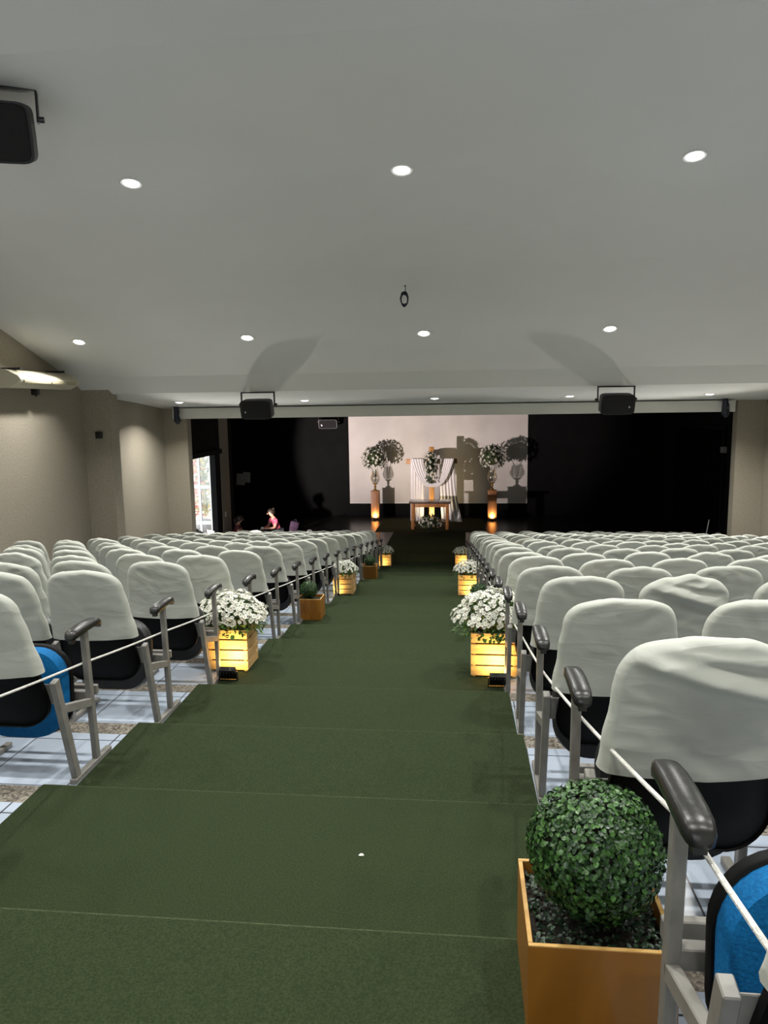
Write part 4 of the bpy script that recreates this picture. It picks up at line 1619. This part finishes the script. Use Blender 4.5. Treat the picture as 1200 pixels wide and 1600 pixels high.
SZ = STAGE_Z
for side, (u0, u1, Y, lab_p, lab_v, lab_f, lab_l) in (('L', (580.0, 592.5, 24.05, 'square wooden pedestal on the left of the stage, glowing at its foot', 'gold-footed glass vase on the left pedestal', 'round bunch of white roses in the left vase', 'tiny black uplight at the foot of the left pedestal')),
                                                  ('R', (762.0, 776.0, 23.95, 'square wooden pedestal on the right of the stage, glowing at its foot', 'gold-footed glass vase on the right pedestal', 'round bunch of white roses in the right vase', 'tiny black uplight at the foot of the right pedestal'))):
    xa, xb = at_y(u0, 800, Y).x, at_y(u1, 800, Y).x
    cx, w = (xa + xb) / 2, xb - xa
    ztop = at_y((u0 + u1) / 2, 767.5 if side == 'L' else 766.5, Y).z
    ph = ztop - SZ
    o = thing('pedestal', lab_p, 'pedestal', (cx, Y + w / 2, SZ), 0.0, 'wooden pedestals on the stage')
    mb = MB()
    mb.box((-w / 2, -w / 2, 0.05), (w / 2, w / 2, ph - 0.02))
    mb.build('column', M['pedwood'], o, bevel=0.004)
    mb = MB()
    mb.box((-w / 2 + 0.012, -w / 2 + 0.012, 0.0), (w / 2 - 0.012, w / 2 - 0.012, 0.05))
    mb.build('plinth', M['blackplastic'], o)
    mb = MB()
    mb.box((-w / 2 - 0.006, -w / 2 - 0.006, ph - 0.02), (w / 2 + 0.006, w / 2 + 0.006, ph))
    mb.build('top', M['pedwood'], o, bevel=0.003)
    v = thing('glass_vase', lab_v, 'vase', (cx, Y + w / 2, ztop), 0, 'glass vases on the pedestals')
    mb = MB()
    mb.lathe([(0.085, 0.0), (0.09, 0.015), (0.07, 0.03), (0.035, 0.06), (0.022, 0.10), (0.034, 0.125), (0.045, 0.145), (0.034, 0.165), (0.024, 0.18), (0.05, 0.215), (0.085, 0.23), (0.09, 0.25), (0.0, 0.255)], seg=24)
    mb.build('foot', M['gold'], v, smooth=True)
    mb = MB()
    mb.lathe([(0.06, 0.25), (0.115, 0.30), (0.15, 0.37), (0.15, 0.44), (0.125, 0.52), (0.108, 0.58), (0.11, 0.64), (0.105, 0.64), (0.103, 0.58), (0.12, 0.52), (0.144, 0.44), (0.144, 0.37), (0.11, 0.305), (0.0, 0.265)], seg=24)
    mb.build('bowl', M['glass'], v, smooth=True)
    for i in range(8):
        a = 2 * math.pi * i / 8
        mb = MB()
        mb.tube([(r * math.cos(a), r * math.sin(a), z) for r, z in ((0.08, 0.25), (0.118, 0.30), (0.153, 0.37), (0.153, 0.44), (0.128, 0.52), (0.111, 0.58), (0.113, 0.64))], 0.004, 5)
        mb.build('rib', M['gold'], v, smooth=True)
    f = thing('rose_bouquet', lab_f, 'flowers', (cx, Y + w / 2, ztop + 0.55), 0, 'rose bouquets on the stage')
    mb = MB()
    for i in range(12):
        a = rc.uniform(0, 6.28)
        mb.tube([(0.02 * math.cos(a), 0.02 * math.sin(a), -0.26), (0.05 * math.cos(a), 0.05 * math.sin(a), 0.05), (0.2 * math.cos(a), 0.2 * math.sin(a), 0.4)], 0.004, 4)
    mb.build('stems', M['dark_leaf'], f)
    bouquet(f, (0, 0, 0.50), (0.43, 0.42, 0.40), 95, 420, 70 + ord(side), zlo=-0.75, rsize=1.0)
    fl = flood('pedestal_uplight', (cx, Y - 0.09, SZ + 0.001), 0.0, lab_l, None, PED_W, (1.0, 0.72, 0.32), size=0.10, tilt=1.0)

# the wooden cross
YC = 23.75
xc = at_y(674.5, 760, YC).x
ztop = at_y(672, 698.5, YC).z
o = thing('wooden_cross', 'tall plain wooden cross standing on the stage before the screen', 'cross', (xc, YC, SZ + 0.008))
mb = MB()
mb.box((-0.08, -0.035, 0.04), (0.08, 0.035, ztop - SZ))
mb.build('upright', M['cross'], o, bevel=0.004)
za = at_y(645, 721.5, YC).z - SZ
xl, xr = at_y(634.5, 722, YC).x - xc, at_y(714.5, 720, YC).x - xc
mb = MB()
mb.box((xl, -0.075, za - 0.075), (xr, -0.035, za + 0.085))
mb.build('crossbar', M['cross'], o, bevel=0.004)
mb = MB()
mb.box((-0.35, -0.05, 0.0), (0.35, 0.05, 0.04))
mb.box((-0.05, -0.3, 0.0), (0.05, 0.3, 0.04))
mb.build('base', M['cross'], o, bevel=0.003)

# the drape over the cross: a swag and two tails, one cloth
def cloth_grid(fn, nu, nv):
    mb = MB()
    for j in range(nv + 1):
        for i in range(nu + 1):
            mb.v.append(tuple(fn(i / nu, j / nv)))
    for j in range(nv):
        for i in range(nu):
            a = j * (nu + 1) + i
            mb.f.append((a, a + 1, a + nu + 2, a + nu + 1))
            mb.mi.append(0)
    return mb


dr = thing('cross_drape', 'long white cloth draped in a swag over the arms of the cross', 'drape', (xc, YC, SZ + 0.008))
zarm = za + 0.09
YD = -0.165


def pxx(u):
    return at_y(u, 740, YC).x - xc


def swag(u, v):
    # u along from the left arm to the right arm, v from inner edge to outer edge
    inner = (pxx(661), pxx(694), at_y(672, 751, YC).z - SZ - 0.03)
    outer = (pxx(643), pxx(709), at_y(672, 758.5, YC).z - SZ - 0.03)
    xl_ = inner[0] + (outer[0] - inner[0]) * v
    xr_ = inner[1] + (outer[1] - inner[1]) * v
    zb_ = inner[2] + (outer[2] - inner[2]) * v
    t = 2 * u - 1
    x = xl_ + (xr_ - xl_) * u
    xm = (xl_ + xr_) / 2
    x = xm + (xr_ - xl_) / 2 * math.copysign(abs(t) ** 0.72, t)
    prof_ = abs(t) ** 2.0
    z = zb_ + (zarm + 0.012 - zb_) * prof_
    y = YD - 0.05 - 0.05 * (1 - prof_) + 0.010 * math.sin(v * 6.28 * 4.5) * (0.5 + 0.5 * prof_) - 0.03 * v
    return (x, y, z)


sw = cloth_grid(swag, 44, 40).build('swag', M['drape'], dr, smooth=True)


def tail(u0t, u1t, u0b, u1b, z_end, flare, seed):
    def fn(u, v):
        xt = pxx(u0t) + (pxx(u1t) - pxx(u0t)) * u
        xb_ = pxx(u0b) + (pxx(u1b) - pxx(u0b)) * u
        e = v ** (2.2 if flare else 1.2)
        x = xt + (xb_ - xt) * e
        z = zarm + 0.01 + (z_end - zarm) * v
        fold = math.sin(u * 6.28 * 5 + seed) * (0.007 + 0.009 * v) + math.sin(u * 6.28 * 2 + 1 + seed) * 0.006
        y = YD + 0.03 + fold - (0.18 * max(0, (v - 0.8) / 0.2) ** 2 * u if flare else 0)
        return (x, y, max(z, 0.012))
    return cloth_grid(fn, 48, 26)


tail(642, 663, 641, 662, 0.02, False, 0.4).build('tail', M['drape'], dr, smooth=True)
tail(687, 710, 690, 722, 0.015, True, 1.2).build('tail', M['drape'], dr, smooth=True)
# bar end where the cloth turns over the arm
for ua, ub in ((643, 662), (688, 710)):
    xa_, xb_ = pxx(ua), pxx(ub)
    mb = MB()
    mb.box((xa_, -0.125, za + 0.088), (xb_, -0.02, za + 0.108))
    mb.build('fold_over', M['drape'], dr, bevel=0.008)

# flowers fixed to the cross
f = thing('cross_bouquet', 'drooping spray of white roses and dark leaves fixed to the cross', 'flowers', (xc, YC - 0.30, SZ + za + 0.0))
bouquet(f, (pxx(674.5), 0, -0.02), (0.23, 0.15, 0.36), 42, 260, 81, zlo=-0.9, only_front=True)
bouquet_low = MB()
rr_ = random.Random(8)
for i in range(120):
    t = rr_.random()
    p = Vector((pxx(674) + rr_.gauss(0, 0.11 * (1 - t * 0.7)), rr_.uniform(-0.1, 0.02), -0.25 - 0.34 * t))
    bouquet_low.leaf(p, (rr_.gauss(0, .5), -0.3, -1), (0, -1, 0), 0.1, 0.045, curl=0.3)
bouquet_low.build('trailing_leaves', M['dark_leaf'], f)
for i in range(9):
    r_ = link('rose', ROSES[i % 3], f, (pxx(674) + rr_.uniform(-0.13, 0.13), -0.13, -0.28 - rr_.uniform(0, 0.24)))
    r_.rotation_euler = Vector((rr_.gauss(0, .3), -1, 0.1)).to_track_quat('Z', 'Y').to_euler()
# warm uplight behind the table at the foot of the cross
flood('cross_uplight', (xc + 0.0, YC - 0.42, SZ + 0.009), 0.0, 'small uplight behind the table at the foot of the cross', None, PED_W * 2.0, (1.0, 0.80, 0.42), size=0.12, tilt=0.9)

# communion table
tx0, tx1 = -1.575, -0.445
ty0, ty1 = 22.1, 22.75
tz = at_y(671, 784.5, ty0).z - SZ
o = thing('wooden_table', 'wooden table with dark top standing on the stage in front of the cross', 'table', ((tx0 + tx1) / 2, (ty0 + ty1) / 2, SZ + 0.008))
wx, wy = (tx1 - tx0) / 2, (ty1 - ty0) / 2
tz -= 0.008
mb = MB()
mb.box((-wx - 0.06, -wy - 0.03, tz - 0.05), (wx + 0.06, wy + 0.03, tz))
mb.build('table_top', M['tabletop'], o, bevel=0.006)
for sx in (-1, 1):
    for sy in (-1, 1):
        mb = MB()
        cx, cy = sx * (wx - 0.05), sy * (wy - 0.05)
        mb.box((cx - 0.045, cy - 0.045, 0.0), (cx + 0.045, cy + 0.045, tz - 0.05))
        mb.build('leg', M['tablewood'], o, bevel=0.005)
for sy in (-1, 1):
    mb = MB()
    cy = sy * (wy - 0.05)
    mb.box((-wx + 0.095, cy - 0.014, tz - 0.16), (wx - 0.095, cy + 0.014, tz - 0.05))
    mb.build('apron', M['tablewood'], o, bevel=0.003)
for sx in (-1, 1):
    mb = MB()
    cx = sx * (wx - 0.05)
    mb.box((cx - 0.014, -wy + 0.095, tz - 0.16), (cx + 0.014, wy - 0.095, tz - 0.05))
    mb.build('apron', M['tablewood'], o, bevel=0.003)
    mb = MB()
    mb.box((cx - 0.02, -wy + 0.095, 0.15), (cx + 0.02, wy - 0.095, 0.21))
    mb.build('side_stretcher', M['tablewood'], o, bevel=0.003)
mb = MB()
mb.box((-wx + 0.07, -0.06, 0.16), (wx - 0.07, 0.06, 0.20))
mb.build('long_stretcher', M['tablewood'], o, bevel=0.003)
f = thing('table_bouquet', 'low mound of white roses and leaves under the stage table', 'flowers', ((tx0 + tx1) / 2 + 0.02, ty0 + 0.12, SZ + 0.008))
bouquet(f, (0, -0.02, 0.20), (0.34, 0.16, 0.22), 38, 320, 91, zlo=-0.5, only_front=True)
mb = MB()
mb.lathe([(0.10, 0.0), (0.12, 0.07), (0.0, 0.07)], seg=16)
mb.build('bowl', M['blackplastic'], f)

# ------------------------------------------------------------------ people sitting on the stage
def skin_obj(name, verts, edges, radii, m, parent, root=0, sub=2):
    me = bpy.data.meshes.new(name)
    me.from_pydata([tuple(v) for v in verts], edges, [])
    me.materials.append(m)
    o = link(name, me, parent)
    md = o.modifiers.new('skin', 'SKIN')
    for i, r in enumerate(radii):
        d = me.skin_vertices[0].data[i]
        d.radius = (r, r) if not isinstance(r, tuple) else r
        d.use_root = (i == root)
    md.use_smooth_shade = True
    md.branch_smoothing = 0.6
    sb = o.modifiers.new('sub', 'SUBSURF')
    sb.levels = sb.render_levels = sub
    return o


def person(loc, rz, label, shirt, trousers, hair_long, scale=1.0, holds=None):
    """cross-legged on the floor, local -y is forward"""
    o = thing('person', label, 'person', loc, rz)
    o.scale = (scale,) * 3
    V, Eg, R = [], [], []

    def v(p, r, frm=None):
        V.append(Vector(p))
        R.append(r)
        if frm is not None:
            Eg.append((frm, len(V) - 1))
        return len(V) - 1
    pel = v((0, 0.02, 0.13), (0.15, 0.11))
    w1 = v((0, 0.0, 0.27), (0.13, 0.095), pel)
    ch = v((0, -0.06, 0.42), (0.15, 0.10), w1)
    ct = v((0, -0.095, 0.51), (0.10, 0.075), ch)
    nk = v((0, -0.12, 0.575), 0.052, ct)
    hb = v((0, -0.15, 0.62), 0.062, nk)
    hc = v((0, -0.175, 0.685), (0.078, 0.092), hb)
    ht = v((0, -0.165, 0.755), (0.07, 0.085), hc)
    HN = {}
    for s in (-1, 1):
        sh = v((s * 0.165, -0.085, 0.49), 0.055, ct)
        el = v((s * 0.225, -0.17, 0.27), 0.042, sh)
        wr = v((s * 0.075, -0.36, 0.245), 0.027, el)
        pa = v((s * 0.035, -0.405, 0.245), (0.036, 0.018), wr)
        for q, (dx, dy, dz, L) in enumerate(((-.022, -.05, .012, 1), (-.010, -.062, .004, 1.05), (.004, -.06, -.004, 1), (.016, -.05, -.012, .85))):
            kx = s * 0.035 + s * dx * 0.9
            k1 = v((kx, -0.405 + dy * 0.55, 0.245 + dz), 0.0105, pa)
            k2 = v((kx - s * 0.012, -0.405 + dy * 0.95, 0.238 + dz - 0.008), 0.0095, k1)
            v((kx - s * 0.022, -0.405 + dy * 0.98, 0.222 + dz - 0.014), 0.008, k2)
        th = v((s * 0.055 - s * 0.05, -0.405, 0.272), 0.0115, pa)
        v((s * -0.004, -0.432, 0.277), 0.0095, th)
        hp = v((s * 0.10, -0.01, 0.115), 0.088, pel)
        kn = v((s * 0.33, -0.28, 0.13), 0.062, hp)
        ank = v((-s * 0.06, -0.40 - 0.05 * (s > 0), 0.065), 0.04, kn)
        v((-s * 0.17, -0.43 - 0.05 * (s > 0), 0.045), 0.034, ank)
    skin_obj('body', V, Eg, R, M['skin'], o)
    # face
    def ell(name, c, r, m, sq=(1, 1, 1)):
        mb = MB()
        mb.ball(c, r, 12, 8, sq=sq)
        return mb.build(name, m, o, smooth=True)
    tilt = Vector((0, -0.175, 0.685))
    ell('nose', (0, -0.283, 0.672), 0.016, M['skin'], (0.8, 1, 1.3))
    for s in (-1, 1):
        ell('ear', (s * 0.088, -0.165, 0.685), 0.024, M['skin'], (0.4, 0.8, 1.2))
        ell('eye', (s * 0.034, -0.262, 0.698), 0.011, M['hair'], (1.3, 0.6, 0.7))
    ell('mouth', (0, -0.262, 0.640), 0.018, M['darkred'], (1.2, 0.5, 0.35))
    # hair: a cap over the skull
    mb = MB()
    vs, fs = [], []
    n, rings = 20, 9
    for i in range(rings + 1):
        t = math.pi * (0.62 if not hair_long else 0.72) * i / rings
        for k in range(n):
            a = 2 * math.pi * k / n
            r = 0.108
            front = max(0.0, -math.sin(a))
            tt = t * (1 - 0.38 * front)
            p = Vector((r * 0.95 * math.sin(tt) * math.cos(a), r * 1.12 * math.sin(tt) * math.sin(a), r * 1.12 * math.cos(tt)))
            p *= 1 + 0.06 * noise.noise(p * 30)
            vs.append(Vector((0, -0.165, 0.70)) + p)
    for i in range(rings):
        for k in range(n):
            k2 = (k + 1) % n
            fs.append((i * n + k, (i + 1) * n + k, (i + 1) * n + k2, i * n + k2))
    mb.add(vs, fs)
    if hair_long:
        mb.tube([(0, -0.07, 0.76), (0, -0.035, 0.68), (0, -0.02, 0.58), (0, -0.015, 0.47)], [0.07, 0.085, 0.075, 0.03], 12)
    else:
        mb.ball((0, -0.09, 0.80), 0.04, 12, 8)
    mb.build('hair', M['hair'], o, smooth=True, ang=80)
    # shirt
    V, Eg, R = [], [], []
    b0 = v((0, 0.02, 0.15), (0.163, 0.122))
    b1 = v((0, 0.0, 0.28), (0.145, 0.108), b0)
    b2 = v((0, -0.06, 0.42), (0.163, 0.113), b1)
    b3 = v((0, -0.095, 0.515), (0.105, 0.082), b2)
    v((0, -0.108, 0.548), (0.068, 0.062), b3)
    for s in (-1, 1):
        a1 = v((s * 0.165, -0.085, 0.49), 0.068, b3)
        v((s * 0.203, -0.135, 0.36), 0.062, a1)
    skin_obj('shirt', V, Eg, R, shirt, o)
    # trousers
    V, Eg, R = [], [], []
    c0 = v((0, 0.03, 0.13), (0.168, 0.122))
    for s in (-1, 1):
        h1 = v((s * 0.10, -0.01, 0.118), 0.102, c0)
        k1 = v((s * 0.332, -0.283, 0.132), 0.076, h1)
        v((-s * 0.02, -0.395 - 0.05 * (s > 0), 0.075), 0.056, k1)
    skin_obj('trousers', V, Eg, R, trousers, o)
    return o


q = at_y(433, 838, 21.1)
person((q.x, 21.1, SZ), math.radians(-52), 'person in a pink shirt sitting cross-legged on the stage, head bent over the hands', M['pink'], M['navy'], False, 0.98)
f = Vector((math.sin(math.radians(-52)), -math.cos(math.radians(-52)), 0))
w = thing('white_ribbon', 'small white ribbon held in the hands of the person in pink', 'ribbon', Vector((q.x, 21.1, SZ + 0.25)) + f * 0.45)
mb = MB()
mb.tube([(-0.03, 0, 0.02), (0.02, -0.02, 0.03), (0.04, 0.01, 0.0), (-0.01, 0.02, -0.015), (-0.035, -0.01, 0.0), (0.03, 0.0, 0.015)], 0.016, 7)
mb.build('bow', M['petal'], w, smooth=True)
mb = MB()
mb.tube([(-0.02, 0, 0.0), (-0.06, -0.02, -0.05), (-0.12, -0.05, -0.12), (-0.17, -0.06, -0.20), (-0.22, -0.08, -0.247)], 0.007, 6)
mb.build('loose_end', M['petal'], w, smooth=True)
q2 = at_y(368, 838, 20.3)
person((q2.x, 20.3, SZ), math.radians(98), 'person with long dark hair and dark red shirt sitting beside the side door', M['darkred'], M['navy'], True, 0.86)
# bag, box and cup beside the person
q3 = at_y(456, 836, 21.35)
o = thing('backpack', 'dark purple backpack standing on the stage beside the person in pink', 'backpack', (q3.x, 21.45, SZ), 0.3)
mb = MB()
mb.box((-0.13, -0.08, 0.0), (0.13, 0.08, 0.36), rot=Matrix.Rotation(0.25, 3, 'Y'), about=(0, 0, 0))
mb.build('bag_body', M['bag'], o, bevel=0.05, segs=3)
mb = MB()
mb.box((-0.10, -0.12, 0.03), (0.10, -0.078, 0.17), rot=Matrix.Rotation(0.25, 3, 'Y'), about=(0, 0, 0))
mb.build('front_pocket', M['bag'], o, bevel=0.018, segs=2)
mb = MB()
mb.tube([(0.05, 0, 0.35), (0.06, 0, 0.40), (0.11, 0, 0.41), (0.13, 0, 0.34)], 0.012, 8)
mb.build('carry_handle', M['navy'], o, smooth=True)
q4 = at_y(453, 836, 21.0)
o = thing('yellow_box', 'small pale yellow box on the stage before the purple backpack', 'box', (q4.x, 20.95, SZ), 0.2)
mb = MB()
mb.box((-0.07, -0.05, 0), (0.07, 0.05, 0.09))
mb.build('box_body', M['yellow'], o, bevel=0.004)
mb = MB()
mb.box((-0.074, -0.054, 0.075), (0.074, 0.054, 0.11))
mb.build('lid', M['yellow'], o, bevel=0.004)
q5 = at_y(484, 838, 21.2)
o = thing('tape_roll', 'white roll lying on the stage to the right of the backpack', 'roll', (q5.x, 21.2, SZ + 0.075), 0.5)
mb = MB()
mb.lathe([(0.035, -0.04), (0.075, -0.04), (0.075, 0.04), (0.035, 0.04), (0.035, -0.04)], seg=20)
ro_ = mb.build('white_roll', M['white'], o, smooth=True, ang=40)
ro_.rotation_euler = (math.pi / 2, 0, 0)
mb = MB()
mb.tube([(0, -0.042, 0), (0, 0.042, 0)], 0.034, 14)
mb.build('core', M['blackplastic'], o, smooth=True, ang=40)
